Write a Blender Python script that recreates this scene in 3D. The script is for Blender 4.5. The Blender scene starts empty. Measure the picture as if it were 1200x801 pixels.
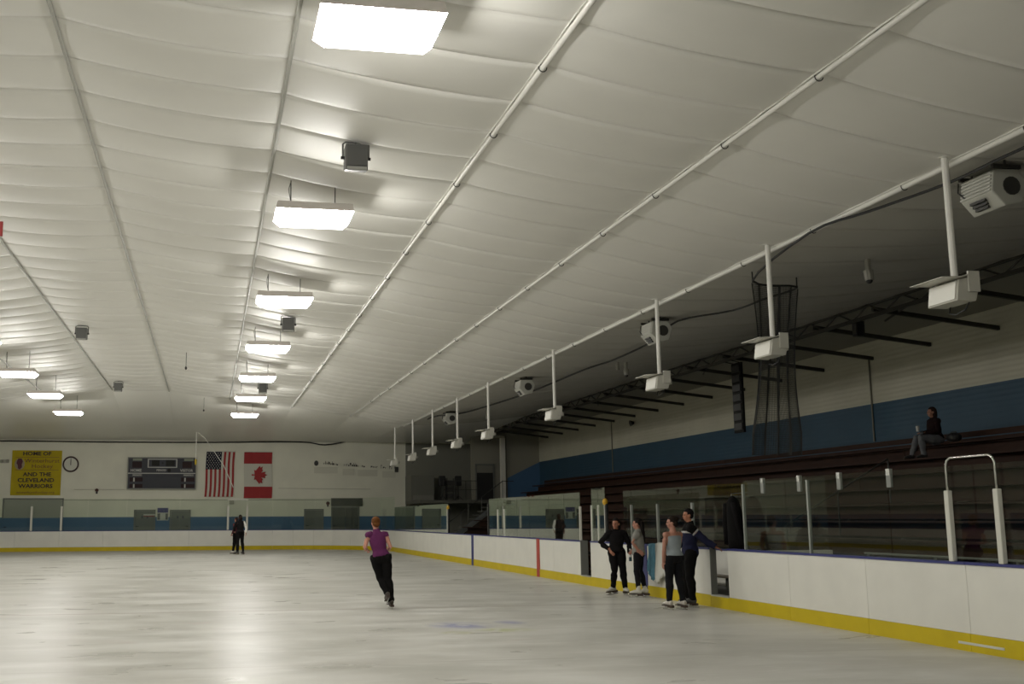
import bpy, bmesh, math, random
import numpy as np
from mathutils import Vector, Matrix
random.seed(7); rng = np.random.default_rng(7)
C = bpy.context.scene.collection
S = bpy.context.scene
PI = math.pi

# ------------------------------------------------------------------ camera
F_PX, CX, CY, YAW, PITCH, ROLL, EYE = 1293.0, 486.0, 397.4, .183, .161, .004, 1.7
def cam_axes():
    f = np.array([math.sin(YAW)*math.cos(PITCH), math.cos(YAW)*math.cos(PITCH), math.sin(PITCH)])
    r = np.array([math.cos(YAW), -math.sin(YAW), 0.]); d = np.cross(f, r)
    c, s = math.cos(ROLL), math.sin(ROLL)
    return c*r+s*d, -s*r+c*d, f
AX = cam_axes()
cam = bpy.data.cameras.new('camera'); cam_o = bpy.data.objects.new('camera', cam); C.objects.link(cam_o)
cam.sensor_width = 36; cam.lens = F_PX/1200*36; cam.sensor_fit = 'HORIZONTAL'
cam.shift_x = (600-CX)/1200; cam.shift_y = (CY-400.5)/1200
cam.clip_end = 300
m = Matrix.Identity(4)
for i in range(3):
    m[i][0] = AX[0][i]; m[i][1] = -AX[1][i]; m[i][2] = -AX[2][i]
m.translation = (0, 0, EYE); cam_o.matrix_world = m
S.camera = cam_o
def project(p):
    q = np.array(p, float)-[0, 0, EYE]
    x, y, z = q@AX[0], q@AX[1], q@AX[2]
    return (CX+F_PX*x/z, CY+F_PX*y/z, z)

# ------------------------------------------------------------------ world, exposure
w = bpy.data.worlds.new('world'); S.world = w; w.use_nodes = True
w.node_tree.nodes['Background'].inputs[0].default_value = (.9, 1, .9, 1)
w.node_tree.nodes['Background'].inputs[1].default_value = .004
S.view_settings.view_transform = 'Standard'; S.view_settings.look = 'None'
S.view_settings.gamma = 1; S.view_settings.use_curve_mapping = False
S.view_settings.exposure = 0.0
S.cycles.max_bounces = 14; S.cycles.diffuse_bounces = 8; S.cycles.glossy_bounces = 4; S.cycles.transparent_max_bounces = 24
LAMP = 7.0; LAMP_SIDE = 99.0          # fluorescent panel emission
LAMP_COL = (1.0, .975, .92, 1)

# ------------------------------------------------------------------ materials
MATS = {}
def mat(name, col, rough=.6, metal=0, spec=.5, noise=0, nscale=6, bump=0, bscale=40, coat=0, emit=0, stretch=None):
    if name in MATS: return MATS[name]
    m = bpy.data.materials.new(name); m.use_nodes = True; nt = m.node_tree; b = nt.nodes['Principled BSDF']
    b.inputs['Base Color'].default_value = (*col, 1); b.inputs['Roughness'].default_value = rough
    b.inputs['Metallic'].default_value = metal; b.inputs['Specular IOR Level'].default_value = spec
    b.inputs['Coat Weight'].default_value = coat
    if emit:
        b.inputs['Emission Color'].default_value = (*col, 1); b.inputs['Emission Strength'].default_value = emit
    if noise or bump:
        tc = nt.nodes.new('ShaderNodeTexCoord'); src = tc.outputs['Object']
        if stretch:
            mp = nt.nodes.new('ShaderNodeMapping'); mp.inputs['Scale'].default_value = stretch
            nt.links.new(src, mp.inputs[0]); src = mp.outputs[0]
    if noise:
        n = nt.nodes.new('ShaderNodeTexNoise'); n.inputs['Scale'].default_value = nscale; n.inputs['Detail'].default_value = 5
        nt.links.new(src, n.inputs['Vector'])
        r = nt.nodes.new('ShaderNodeMapRange'); r.inputs[1].default_value = .3; r.inputs[2].default_value = .7
        r.inputs[3].default_value = 1-noise; r.inputs[4].default_value = 1+noise*.6
        nt.links.new(n.outputs[0], r.inputs[0])
        v = nt.nodes.new('ShaderNodeVectorMath'); v.operation = 'SCALE'; v.inputs[0].default_value = col
        nt.links.new(r.outputs[0], v.inputs['Scale']); nt.links.new(v.outputs[0], b.inputs['Base Color'])
    if bump:
        n2 = nt.nodes.new('ShaderNodeTexNoise'); n2.inputs['Scale'].default_value = bscale; n2.inputs['Detail'].default_value = 4
        nt.links.new(src, n2.inputs['Vector'])
        bp = nt.nodes.new('ShaderNodeBump'); bp.inputs['Strength'].default_value = bump; bp.inputs['Distance'].default_value = .02
        nt.links.new(n2.outputs[0], bp.inputs['Height']); nt.links.new(bp.outputs[0], b.inputs['Normal'])
    MATS[name] = m
    return m

def band_mat(name, cream, blue, z0, z1, ribs=0, rib_axis_scale=1.0):
    """painted wall: cream with a painted blue band between two heights (and fine siding relief)"""
    m = bpy.data.materials.new(name); m.use_nodes = True; nt = m.node_tree; b = nt.nodes['Principled BSDF']
    b.inputs['Roughness'].default_value = .55
    tc = nt.nodes.new('ShaderNodeTexCoord'); sp = nt.nodes.new('ShaderNodeSeparateXYZ'); nt.links.new(tc.outputs['Object'], sp.inputs[0])
    def step(th, op):
        k = nt.nodes.new('ShaderNodeMath'); k.operation = op; k.inputs[1].default_value = th
        nt.links.new(sp.outputs[2], k.inputs[0]); return k
    a, c = step(z0, 'GREATER_THAN'), step(z1, 'LESS_THAN')
    mu = nt.nodes.new('ShaderNodeMath'); mu.operation = 'MULTIPLY'; nt.links.new(a.outputs[0], mu.inputs[0]); nt.links.new(c.outputs[0], mu.inputs[1])
    n = nt.nodes.new('ShaderNodeTexNoise'); n.inputs['Scale'].default_value = .7; n.inputs['Detail'].default_value = 6
    nt.links.new(tc.outputs['Object'], n.inputs['Vector'])
    mr = nt.nodes.new('ShaderNodeMapRange'); mr.inputs[1].default_value = .3; mr.inputs[2].default_value = .7; mr.inputs[3].default_value = .93; mr.inputs[4].default_value = 1.05
    nt.links.new(n.outputs[0], mr.inputs[0])
    mx = nt.nodes.new('ShaderNodeMix'); mx.data_type = 'RGBA'; mx.inputs[6].default_value = (*cream, 1); mx.inputs[7].default_value = (*blue, 1)
    nt.links.new(mu.outputs[0], mx.inputs[0])
    v = nt.nodes.new('ShaderNodeVectorMath'); v.operation = 'SCALE'; nt.links.new(mx.outputs[2], v.inputs[0]); nt.links.new(mr.outputs[0], v.inputs['Scale'])
    nt.links.new(v.outputs[0], b.inputs['Base Color'])
    if ribs:
        wv = nt.nodes.new('ShaderNodeTexWave'); wv.wave_type = 'BANDS'; wv.bands_direction = 'Z'; wv.inputs['Scale'].default_value = ribs
        wv.inputs['Distortion'].default_value = .6; wv.inputs['Detail'].default_value = 1
        nt.links.new(tc.outputs['Object'], wv.inputs['Vector'])
        bp = nt.nodes.new('ShaderNodeBump'); bp.inputs['Strength'].default_value = .35; bp.inputs['Distance'].default_value = .02
        nt.links.new(wv.outputs['Fac'], bp.inputs['Height']); nt.links.new(bp.outputs[0], b.inputs['Normal'])
    MATS[name] = m
    return m

def glass_mat(name, tint, f0, boost, rough=.01):
    m = bpy.data.materials.new(name); m.use_nodes = True; nt = m.node_tree; nt.nodes.clear()
    out = nt.nodes.new('ShaderNodeOutputMaterial'); tr = nt.nodes.new('ShaderNodeBsdfTransparent'); gl = nt.nodes.new('ShaderNodeBsdfGlossy')
    tr.inputs[0].default_value = (*tint, 1); gl.inputs['Roughness'].default_value = rough; gl.inputs[0].default_value = (.95, 1, .95, 1)
    lw = nt.nodes.new('ShaderNodeLayerWeight'); lw.inputs[0].default_value = .5
    p = nt.nodes.new('ShaderNodeMath'); p.operation = 'POWER'; p.inputs[1].default_value = 5; nt.links.new(lw.outputs['Facing'], p.inputs[0])
    k = nt.nodes.new('ShaderNodeMath'); k.operation = 'MULTIPLY_ADD'; k.inputs[1].default_value = boost; k.inputs[2].default_value = f0; k.use_clamp = True
    nt.links.new(p.outputs[0], k.inputs[0])
    mx = nt.nodes.new('ShaderNodeMixShader'); nt.links.new(k.outputs[0], mx.inputs[0]); nt.links.new(tr.outputs[0], mx.inputs[1]); nt.links.new(gl.outputs[0], mx.inputs[2])
    nt.links.new(mx.outputs[0], out.inputs[0]); MATS[name] = m
    return m

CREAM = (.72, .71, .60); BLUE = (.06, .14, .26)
M_white = mat('white_board', (.78, .77, .71), .42, noise=.05, nscale=1.5)
M_yellow = mat('yellow_kick', (.60, .46, .008), .5, spec=.3, noise=.08, nscale=2)
M_bluecap = mat('blue_cap', (.022, .028, .17), .45)
M_redline = mat('red_paint', (.42, .05, .03), .5)
M_glass = glass_mat('rink_glass', (.93, .955, .93), .022, 1.1)
M_glass2 = glass_mat('rink_acrylic', (.90, .93, .90), .10, 1.7, .012)
M_alu = mat('post_aluminium', (.55, .56, .54), .35, metal=.6)
M_white_metal = mat('white_metal', (.66, .65, .60), .45)
M_dark = mat('dark_metal', (.035, .034, .030), .5)
M_black = mat('black_rubber', (.012, .012, .012), .6)
M_grey = mat('grey_paint', (.16, .165, .15), .5)
M_door = mat('grey_door', (.135, .145, .125), .5)
M_wood = mat('bleacher_wood', (.038, .015, .008), .65, spec=.2, noise=.35, nscale=3, stretch=(6, .6, 6))
M_concrete = mat('concrete', (.16, .155, .145), .8, noise=.2, nscale=2)
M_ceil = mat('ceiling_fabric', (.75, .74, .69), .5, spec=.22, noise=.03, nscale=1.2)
M_ceil_shade = mat('ceiling_fabric_shade', (.52, .51, .46), .6, spec=.15, noise=.04, nscale=1.2)  # same ceiling fabric, with the shade over the stands put into its colour
M_pipe = mat('white_pipe', (.74, .73, .68), .4)
M_pipe_grey = mat('grey_pipe', (.42, .42, .38), .5)

# ------------------------------------------------------------------ mesh helpers
class MB:
    def __init__(s): s.v = []; s.f = []; s.m = []; s.smooth = False
    def add(s, vs, fs, mi=0):
        o = len(s.v); s.v += [tuple(map(float, p)) for p in vs]; s.f += [tuple(i+o for i in f) for f in fs]; s.m += [mi]*len(fs); return s
    def box(s, a, b, mi=0, bevel=0):
        x0, y0, z0 = [min(a[i], b[i]) for i in range(3)]; x1, y1, z1 = [max(a[i], b[i]) for i in range(3)]
        return s.add([(x0,y0,z0),(x1,y0,z0),(x1,y1,z0),(x0,y1,z0),(x0,y0,z1),(x1,y0,z1),(x1,y1,z1),(x0,y1,z1)],
                     [(0,3,2,1),(4,5,6,7),(0,1,5,4),(1,2,6,5),(2,3,7,6),(3,0,4,7)], mi)
    def hexa(s, p, mi=0):   # 8 corners, bottom ring then top ring
        return s.add(p, [(0,3,2,1),(4,5,6,7),(0,1,5,4),(1,2,6,5),(2,3,7,6),(3,0,4,7)], mi)
    def quad(s, a, b, c, d, mi=0): return s.add([a,b,c,d], [(0,1,2,3)], mi)
    def prism(s, prof, axis, a, b, mi=0):
        """closed profile (list of 2-D points) extruded along axis 0/1/2 from a to b"""
        n = len(prof)
        def P(p, t):
            q = [p[0], p[1]]; q.insert(axis, t); return q
        vs = [P(p, a) for p in prof]+[P(p, b) for p in prof]
        return s.add(vs, [tuple(range(n))[::-1], tuple(range(n, 2*n))]+[(i, (i+1) % n, n+(i+1) % n, n+i) for i in range(n)], mi)
    def tube(s, pts, r, n=8, mi=0, caps=True, ref=(0,0,1), ry=None):
        """tube along a polyline; r and ry may be lists (ellipse: r sideways, ry along ref)"""
        P = [np.array(p, float) for p in pts]; k = len(P)
        R = r if hasattr(r, '__len__') else [r]*k
        RY = R if ry is None else (ry if hasattr(ry, '__len__') else [ry]*k)
        o = len(s.v); ref = np.array(ref, float)
        for i in range(k):
            t = P[min(i+1, k-1)]-P[max(i-1, 0)]; t = t/(np.linalg.norm(t)+1e-12)
            rr = ref if abs(t@ref) < .95*np.linalg.norm(ref) else np.array([1., .3, 0])
            a = np.cross(t, rr); a /= np.linalg.norm(a); b = np.cross(a, t)
            for j in range(n):
                th = 2*PI*j/n; s.v.append(tuple(P[i]+a*R[i]*math.cos(th)+b*RY[i]*math.sin(th)))
        for i in range(k-1):
            for j in range(n):
                s.f.append((o+i*n+j, o+i*n+(j+1) % n, o+(i+1)*n+(j+1) % n, o+(i+1)*n+j)); s.m.append(mi)
        if caps:
            s.f.append(tuple(o+j for j in range(n))[::-1]); s.f.append(tuple(o+(k-1)*n+j for j in range(n))); s.m += [mi, mi]
        return s
    def ell(s, c, r, nu=12, nv=8, mi=0):
        o = len(s.v); c = np.array(c, float)
        s.v.append((c[0], c[1], c[2]-r[2]))
        for i in range(1, nv):
            ph = -PI/2+PI*i/nv
            for j in range(nu):
                th = 2*PI*j/nu; s.v.append((c[0]+r[0]*math.cos(ph)*math.cos(th), c[1]+r[1]*math.cos(ph)*math.sin(th), c[2]+r[2]*math.sin(ph)))
        s.v.append((c[0], c[1], c[2]+r[2])); top = len(s.v)-1
        for j in range(nu):
            s.f.append((o, o+1+(j+1) % nu, o+1+j)); s.m.append(mi)
        for i in range(nv-2):
            for j in range(nu):
                a = o+1+i*nu+j; b = o+1+i*nu+(j+1) % nu; s.f.append((a, b, b+nu, a+nu)); s.m.append(mi)
        for j in range(nu):
            s.f.append((o+1+(nv-2)*nu+j, o+1+(nv-2)*nu+(j+1) % nu, top)); s.m.append(mi)
        return s
    def mesh(s, name, mats, off=(0,0,0)):
        me = bpy.data.meshes.new(name)
        me.from_pydata([(v[0]-off[0], v[1]-off[1], v[2]-off[2]) for v in s.v], [], s.f)
        for mm in (mats if isinstance(mats, (list, tuple)) else [mats]): me.materials.append(mm)
        if any(s.m): me.polygons.foreach_set('material_index', s.m)
        if s.smooth: me.polygons.foreach_set('use_smooth', [True]*len(me.polygons))
        me.update(); return me
    def build(s, name, mats, parent=None, smooth=False):
        s.smooth = smooth
        off = parent_world(parent)
        o = bpy.data.objects.new(name, s.mesh(name, mats, off)); C.objects.link(o); o.parent = parent
        return o
def parent_world(p):
    off = np.zeros(3)
    while p is not None:
        off += np.array(p.location); p = p.parent
    return off
def tag(o, label=None, cat=None, group=None, kind=None):
    if label: o['label'] = label
    if cat: o['category'] = cat
    if group: o['group'] = group
    if kind: o['kind'] = kind
    return o
def thing(name, label, cat, loc=(0,0,0), group=None, rotz=0):
    o = bpy.data.objects.new(name, None); C.objects.link(o); o.location = loc; o.rotation_euler = (0,0,rotz); o.empty_display_size = .1
    return tag(o, label, cat, group)
def inst(mesh, name, parent, loc=(0,0,0), rot=(0,0,0), scale=(1,1,1)):
    o = bpy.data.objects.new(name, mesh); C.objects.link(o); o.parent = parent; o.location = loc; o.rotation_euler = rot; o.scale = scale
    return o
def copy_tree(o, parent=None):
    c = o.copy(); C.objects.link(c); c.parent = parent
    for ch in list(o.children): copy_tree(ch, c)
    return c
def text_mesh(txt, size, align='CENTER', bold=0, extrude=.004, shear=0, sx=1):
    cu = bpy.data.curves.new('lettering', 'FONT'); cu.body = txt; cu.size = size; cu.align_x = align; cu.align_y = 'CENTER'
    cu.extrude = extrude; cu.offset = bold; cu.shear = shear; cu.resolution_u = 2
    o = bpy.data.objects.new('lettering', cu); C.objects.link(o)
    me = bpy.data.meshes.new_from_object(o.evaluated_get(bpy.context.evaluated_depsgraph_get()))
    bpy.data.objects.remove(o); bpy.data.curves.remove(cu)
    # stand it up facing -Y
    me.transform(Matrix.Diagonal((sx, 1, 1, 1))); me.transform(Matrix.Rotation(PI/2, 4, 'X')); return me
def text(txt, size, loc, material, parent, name='lettering', **k):
    me = text_mesh(txt, size, **k); me.name = name; me.materials.clear(); me.materials.append(material)
    o = bpy.data.objects.new(name, me); C.objects.link(o); o.parent = parent
    o.location = np.array(loc)-parent_world(parent); return o
def bevel_obj(o, wdt, seg=2):
    b = o.modifiers.new('bevel', 'BEVEL'); b.width = wdt; b.segments = seg; b.limit_method = 'ANGLE'; return o
ORD = ['nearest','second nearest','third nearest','fourth nearest','fifth nearest','sixth nearest','seventh nearest','eighth nearest','ninth nearest']

# ================================================================== STRUCTURE
# ------------------------------------------------------------------ ice
def ice_material():
    m = bpy.data.materials.new('ice'); m.use_nodes = True; nt = m.node_tree; b = nt.nodes['Principled BSDF']
    N = nt.nodes.new; L = nt.links.new
    tc = N('ShaderNodeTexCoord'); sp = N('ShaderNodeSeparateXYZ'); L(tc.outputs['Object'], sp.inputs[0])
    def noise(scale, sc, detail=6, dist=0):
        mp = N('ShaderNodeMapping'); mp.inputs['Scale'].default_value = sc; L(tc.outputs['Object'], mp.inputs[0])
        n = N('ShaderNodeTexNoise'); n.inputs['Scale'].default_value = scale; n.inputs['Detail'].default_value = detail; n.inputs['Distortion'].default_value = dist
        L(mp.outputs[0], n.inputs['Vector']); return n.outputs[0]
    def rmp(x, a, bb, c, d):
        r = N('ShaderNodeMapRange'); r.inputs[1].default_value = a; r.inputs[2].default_value = bb; r.inputs[3].default_value = c; r.inputs[4].default_value = d; L(x, r.inputs[0]); return r.outputs[0]
    def mul(a, bb):
        k = N('ShaderNodeMath'); k.operation = 'MULTIPLY'; L(a, k.inputs[0]); L(bb, k.inputs[1]); return k.outputs[0]
    def mixc(fac, A, B):
        x = N('ShaderNodeMix'); x.data_type = 'RGBA'; L(fac, x.inputs[0])
        for q, i in ((A, 6), (B, 7)):
            if isinstance(q, tuple): x.inputs[i].default_value = (*q, 1)
            else: L(q, x.inputs[i])
        return x.outputs[2]
    big = noise(.35, (1, .8, 1), 5, .6); scuff = noise(1.3, (.5, 1.0, 1), 8, .7); fine = noise(6, (.35, 1, 1), 5, .8)
    col = mixc(rmp(big, .35, .68, 0, 1), (.485, .475, .435), (.565, .555, .515))
    col = mixc(rmp(scuff, .40, .74, 0, .9), col, (.65, .645, .61))
    dk = noise(.9, (.45, 1, 1), 7, .5)
    col = mixc(rmp(dk, .40, .74, 0, .75), col, (.39, .385, .345))
    col = mixc(rmp(fine, .56, .75, 0, .3), col, (.69, .69, .66))
    red = noise(.8, (1, 1, 1), 4, 1); reds = mul(rmp(red, .62, .75, 0, .35), rmp(scuff, .5, .6, 0, 1))
    col = mixc(reds, col, (.50, .38, .35))
    # painted lines and logo under the ice (flat print)
    def line(axis, pos, half, wob=.06):
        k = N('ShaderNodeMath'); k.operation = 'SUBTRACT'; L(sp.outputs[axis], k.inputs[0]); k.inputs[1].default_value = pos
        w1 = N('ShaderNodeMath'); w1.operation = 'ABSOLUTE'; L(k.outputs[0], w1.inputs[0])
        return rmp(w1.outputs[0], half*.5, half, 1, 0)
    col = mixc(mul(line(1, 21.5, .10), rmp(big, .2, .6, .35, .75)), col, (.34, .30, .27))
    col = mixc(mul(line(1, 13.45, .05), rmp(scuff, .4, .6, .1, .5)), col, (.36, .34, .30))
    def blob(cx, cy, rx, ry):
        mp = N('ShaderNodeMapping'); mp.inputs['Location'].default_value = (-cx/rx, -cy/ry, 0); mp.inputs['Scale'].default_value = (1/rx, 1/ry, 0); L(tc.outputs['Object'], mp.inputs[0])
        ln = N('ShaderNodeVectorMath'); ln.operation = 'LENGTH'; L(mp.outputs[0], ln.inputs[0]); return rmp(ln.outputs[1], .3, 1.0, .65, 0)
    mott = rmp(noise(3, (1, .6, 1), 3, 1), .35, .6, .25, 1)
    col = mixc(mul(blob(4.05, 17.85, .62, .75), mott), col, (.20, .22, .42))
    col = mixc(mul(blob(4.95, 18.2, .30, .45), mott), col, (.24, .25, .43))
    col = mixc(mul(blob(4.55, 17.0, .60, .40), mott), col, (.42, .45, .20))
    col = mixc(mul(blob(3.75, 16.75, .35, .28), mott), col, (.44, .44, .24))
    L(col, b.inputs['Base Color'])
    L(rmp(scuff, .3, .7, .26, .40), b.inputs['Roughness']); b.inputs['Specular IOR Level'].default_value = .022
    bp = N('ShaderNodeBump'); bp.inputs['Strength'].default_value = .12; bp.inputs['Distance'].default_value = .01; L(fine, bp.inputs['Height']); L(bp.outputs[0], b.inputs['Normal'])
    return m
XR, XL, YF, YN, RC = 9.6, -16.4, 64.2, -.4, 6.0      # ice outline: right, left, far, near, corner radius
ice = MB()
op = []
for cx, cy, a0 in ((XR-RC, YF-RC, 0), (XL+RC, YF-RC, 90), (XL+RC, YN+RC, 180), (XR-RC, YN+RC, 270)):
    for k in range(13):
        a = math.radians(a0+90*k/12); op.append((cx+RC*math.cos(a), cy+RC*math.sin(a)))
n = len(op)
ice.add([(x, y, 0) for x, y in op]+[(x, y, -.05) for x, y in op], [tuple(range(n)), tuple(range(2*n-1, n-1, -1))]+[(i, n+i, n+(i+1) % n, (i+1) % n) for i in range(n)])
tag(ice.build('ice_sheet', ice_material()), 'scuffed pale grey ice sheet filling the rink', 'ice', kind='structure')
fl = MB(); fl.box((-21, -7, -.25), (19.5, 67.5, -.052))
tag(fl.build('floor', M_concrete), 'grey concrete floor around the ice rink', 'floor', kind='structure')

# ------------------------------------------------------------------ ceiling: fabric panels between rails
RIDGE = -3.2
BX = [-20.2, -15.6, -13.0, -10.15, -7.3, -4.5, -1.95, .84, 3.71, 6.53, 9.1, 15.2]
BZ = [6.25, 6.12, 6.55, 6.93, 7.28, 7.62, 7.60, 7.28, 6.93, 6.55, 6.12, 6.66]
SP = 1.15; Y_END = 12.9+SP*34          # 52.0
def zc(x, y=0):
    z = float(np.interp(x, BX, BZ))
    if y > Y_END: t = (y-Y_END)/(66-Y_END); z = z*(1-t)+6.24*t
    return z
ceil = bpy.data.objects.new('ceiling', None); C.objects.link(ceil); tag(ceil, 'white fabric ceiling in panels between rails', 'ceiling', kind='structure')
def panel_mesh(bay, bump_seed, lastrow=False):
    x0, x1, z0, z1 = BX[bay], BX[bay+1], BZ[bay], BZ[bay+1]
    g = MB(); nx, ny = 9, 7; r = random.Random(bump_seed)
    s = (.05+.02*r.random())*(x1-x0)/2.8; bl = .030+.02*r.random(); sk = .2*(r.random()-.5)
    lip = .022; vs = []
    vv = [0, .012, .12, .3, .5, .7, .88, .988, 1]
    for v in vv:
        for i in range(nx+1):
            u = i/nx; x = x0+.018+(x1-x0-.036)*u; z = z0+(z1-z0)*u - s*4*u*(1-u)
            pil = math.sin(PI*min(max(v+sk*v*(1-v), 0), 1))**.6 if 0 < v < 1 else 0
            z -= bl*pil*(.45+.55*math.sin(PI*u)**.5)
            if v in (0, 1): z += lip
            vs.append((x, .006+(SP-.012)*v, z))
    fs = []
    for j in range(len(vv)-1):
        for i in range(nx):
            a = j*(nx+1)+i; fs.append((a, a+nx+1, a+nx+2, a+1))
    g.add(vs, fs); g.smooth = True; return g
variants = {(b, k): None for b in range(len(BX)-1) for k in range(3)}
strips = range(-17, 34); cand = []
for b in range(len(BX)-1):
    for j in strips:
        y0 = 12.9+SP*j; ok = False; ar = []
        for x in (BX[b], (BX[b]+BX[b+1])/2, BX[b+1]):
            for y in (y0, y0+SP/2, y0+SP):
                px, py, d = project((x, y, zc(x)))
                if d > 1: ar.append((px, py)); ok |= (-5 < px < 1205 and -5 < py < 806)
        size = 0
        if ok and len(ar) == 9:
            a = np.array(ar); size = (np.clip(a[:, 0].max(), 0, 1200)-np.clip(a[:, 0].min(), 0, 1200))*(a[:, 1].max()-a[:, 1].min())
        cand.append((size, b, j))
cand.sort(reverse=True)
rest = MB()
for idx, (size, b, j) in enumerate(cand):
    k = (j*7+b*3) % 3
    if idx < 295 and size > 0:
        if variants[b, k] is None: variants[b, k] = panel_mesh(b, b*10+k).mesh('ceiling_panel', M_ceil_shade if BX[b] > 9 else M_ceil)
        for p in variants[b, k].polygons: pass
        inst(variants[b, k], 'ceiling_panel', ceil, (0, 12.9+SP*j, 0))
    else:
        g = panel_mesh(b, b*10+k); rest.add([(x, y+12.9+SP*j, z) for x, y, z in g.v], g.f)
tag(rest.build('ceiling_panels_beyond', M_ceil, ceil, smooth=True), kind='stuff')
for b in range(len(BX)-1):          # end bay sloping down to the far wall
    g = MB(); nx, ny = 8, 14; vs = []
    for j in range(ny+1):
        y = Y_END+.011+(66-Y_END-.01)*j/ny
        for i in range(nx+1):
            u = i/nx; x = BX[b]+(BX[b+1]-BX[b])*u
            z = zc(x, y)-.05*4*u*(1-u)*(1-j/ny)**2-.02*math.sin(PI*j/ny*3)**2
            if j == 0: z += .02
            vs.append((x, y, z))
    fs = [(j*(nx+1)+i, (j+1)*(nx+1)+i, (j+1)*(nx+1)+i+1, j*(nx+1)+i+1) for j in range(ny) for i in range(nx)]
    g.add(vs, fs); g.build('end_panel', mat('end_ceiling_lifted', (.80, .79, .73), .34, spec=.6), ceil, smooth=True)  # ceiling fabric again, reflected light put into a lighter colour, plus gloss
# rails under the fabric
ring = MB()
for k in range(12):
    a0, a1 = 2*PI*k/12, 2*PI*(k+1)/12
    ring.tube([(.05*math.cos(a0), 0, .05*math.sin(a0)), (.05*math.cos(a1), 0, .05*math.sin(a1))], .007, 5, caps=False, ref=(0,1,0))
ring_me = ring.mesh('strap_ring', M_dark)
for k, b in enumerate(range(1, len(BX)-1)):
    x, z = BX[b], BZ[b]-.035
    white = x > 2 and x < 10
    r = .042 if x > 9 else .034 if white else .026
    rail = MB(); rail.tube([(x, -6, z), (x, Y_END+.1, z)], r, 10)
    if x > 2: rail.tube([(x-.05, -6, z+.025), (x-.05, Y_END+.1, z+.025)], .012, 6)
    o = rail.build('trim_%d' % (k+1), M_pipe if white else M_pipe_grey, smooth=True)
    tag(o, 'long pipe rail holding up the ceiling fabric', 'rail', kind='structure')
    if 2 < x < 10:
        for j in range(-6, 34, 2 if white else 3):
            y = 12.9+SP*(j+(1 if x < 5 else 0))
            if y < 46: inst(ring_me, 'strap_ring', o, (x, y, z), (0, 0, 0))
# roof deck above everything
deck = MB()
pr = [(-21, 7.0), (-3.2, 8.7), (9.1, 7.3), (15.2, 6.98), (18.75, 6.62), (18.75, 6.72), (15.2, 7.08), (9.1, 7.4), (-3.2, 8.8), (-21, 7.1)]
deck.prism(pr, 1, -7, 67)
tag(deck.build('roof', mat('roof_deck', (.30, .29, .24), .7)), 'sloping roof deck over the bleachers', 'roof', kind='structure')

# ------------------------------------------------------------------ walls
M_wall_far = band_mat('far_wall_paint', CREAM, BLUE, .9, 1.86, ribs=0)
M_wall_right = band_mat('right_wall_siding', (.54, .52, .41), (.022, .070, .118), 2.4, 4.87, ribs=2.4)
M_wall_left = band_mat('left_wall_paint', CREAM, BLUE, .9, 1.86, ribs=0)
wf = MB(); wf.box((-21, 66, -.1), (19.5, 66.4, 9))
wfo = tag(wf.build('wall_far', M_wall_far), 'cream end wall with a blue painted band low down', 'wall', kind='structure')
# horizontal conduit lines on the far wall
cd = MB(); cd.tube([(-11, 65.97, 2.82), (8, 65.97, 2.82)], .018, 6); cd.tube([(-4.8, 65.97, 3.42), (-7.6, 65.97, 3.42)], .012, 6); cd.tube([(4, 65.97, 3.5), (9.5, 65.97, 3.45)], .012, 6)
cd.build('conduit', mat('conduit_paint', (.36, .35, .29), .5), wfo)
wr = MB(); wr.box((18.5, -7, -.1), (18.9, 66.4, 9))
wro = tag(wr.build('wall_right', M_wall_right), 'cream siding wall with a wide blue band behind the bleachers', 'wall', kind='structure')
for y in (28.4, 49.2):
    d = MB(); d.tube([(18.47, y, 3.8), (18.47, y, 6.2)], .025, 6); d.build('downpipe', mat('pipe_olive', (.20, .19, .15), .6), wro)
wl = MB(); wl.box((-21.2, -7, -.1), (-20, 66.4, 9)); tag(wl.build('wall_left', M_wall_left), 'cream side wall with a blue band', 'wall', kind='structure')
wb = MB(); wb.box((-21, -7.3, -.1), (19.5, -6.6, 9)); tag(wb.build('wall_back', M_wall_left), 'cream wall behind the camera', 'wall', kind='structure')
# stub wall closing the bleachers at the far end, its blue paint falling with the seats
sw = MB()
sw.add([(16.55, 61, 0), (18.5, 61, 0), (18.5, 61, 6.5), (16.55, 61, 6.5), (16.55, 61.25, 0), (18.5, 61.25, 0), (18.5, 61.25, 6.5), (16.55, 61.25, 6.5)],
       [(0,1,2,3),(1,5,6,2),(5,4,7,6),(4,0,3,7),(3,2,6,7)])
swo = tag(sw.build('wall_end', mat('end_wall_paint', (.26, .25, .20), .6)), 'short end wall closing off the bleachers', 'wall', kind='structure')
bw = MB(); bw.add([(16.6, 60.985, 2.2), (18.5, 60.985, 2.2), (18.5, 60.985, 4.86), (16.6, 60.985, 3.95), (16.6, 60.97, 2.2), (18.5, 60.97, 2.2), (18.5, 60.97, 4.86), (16.6, 60.97, 3.95)],
                  [(0,3,2,1),(4,5,6,7),(0,1,5,4),(1,2,6,5),(2,3,7,6),(3,0,4,7)])
bw.build('blue_panel', mat('blue_wall_paint', BLUE, .55), swo)
cl = MB(); cl.box((16.2, 60.8, 0), (16.45, 61.1, 6.2))
tag(cl.build('column', mat('column_paint', (.70, .68, .60), .5)), 'pale square column beside the upper doorway', 'column', kind='structure')

al = MB(); al.box((11.62, 65.94, 0), (18.5, 65.999, 6.2)); tag(al.build('wall_shade', mat('corner_shade_tone', (.22, .22, .18), .6)), 'dim olive wall behind the corner balcony', 'wall', kind='structure')  # dark sheet over the end wall, corner shade put into its colour
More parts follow.
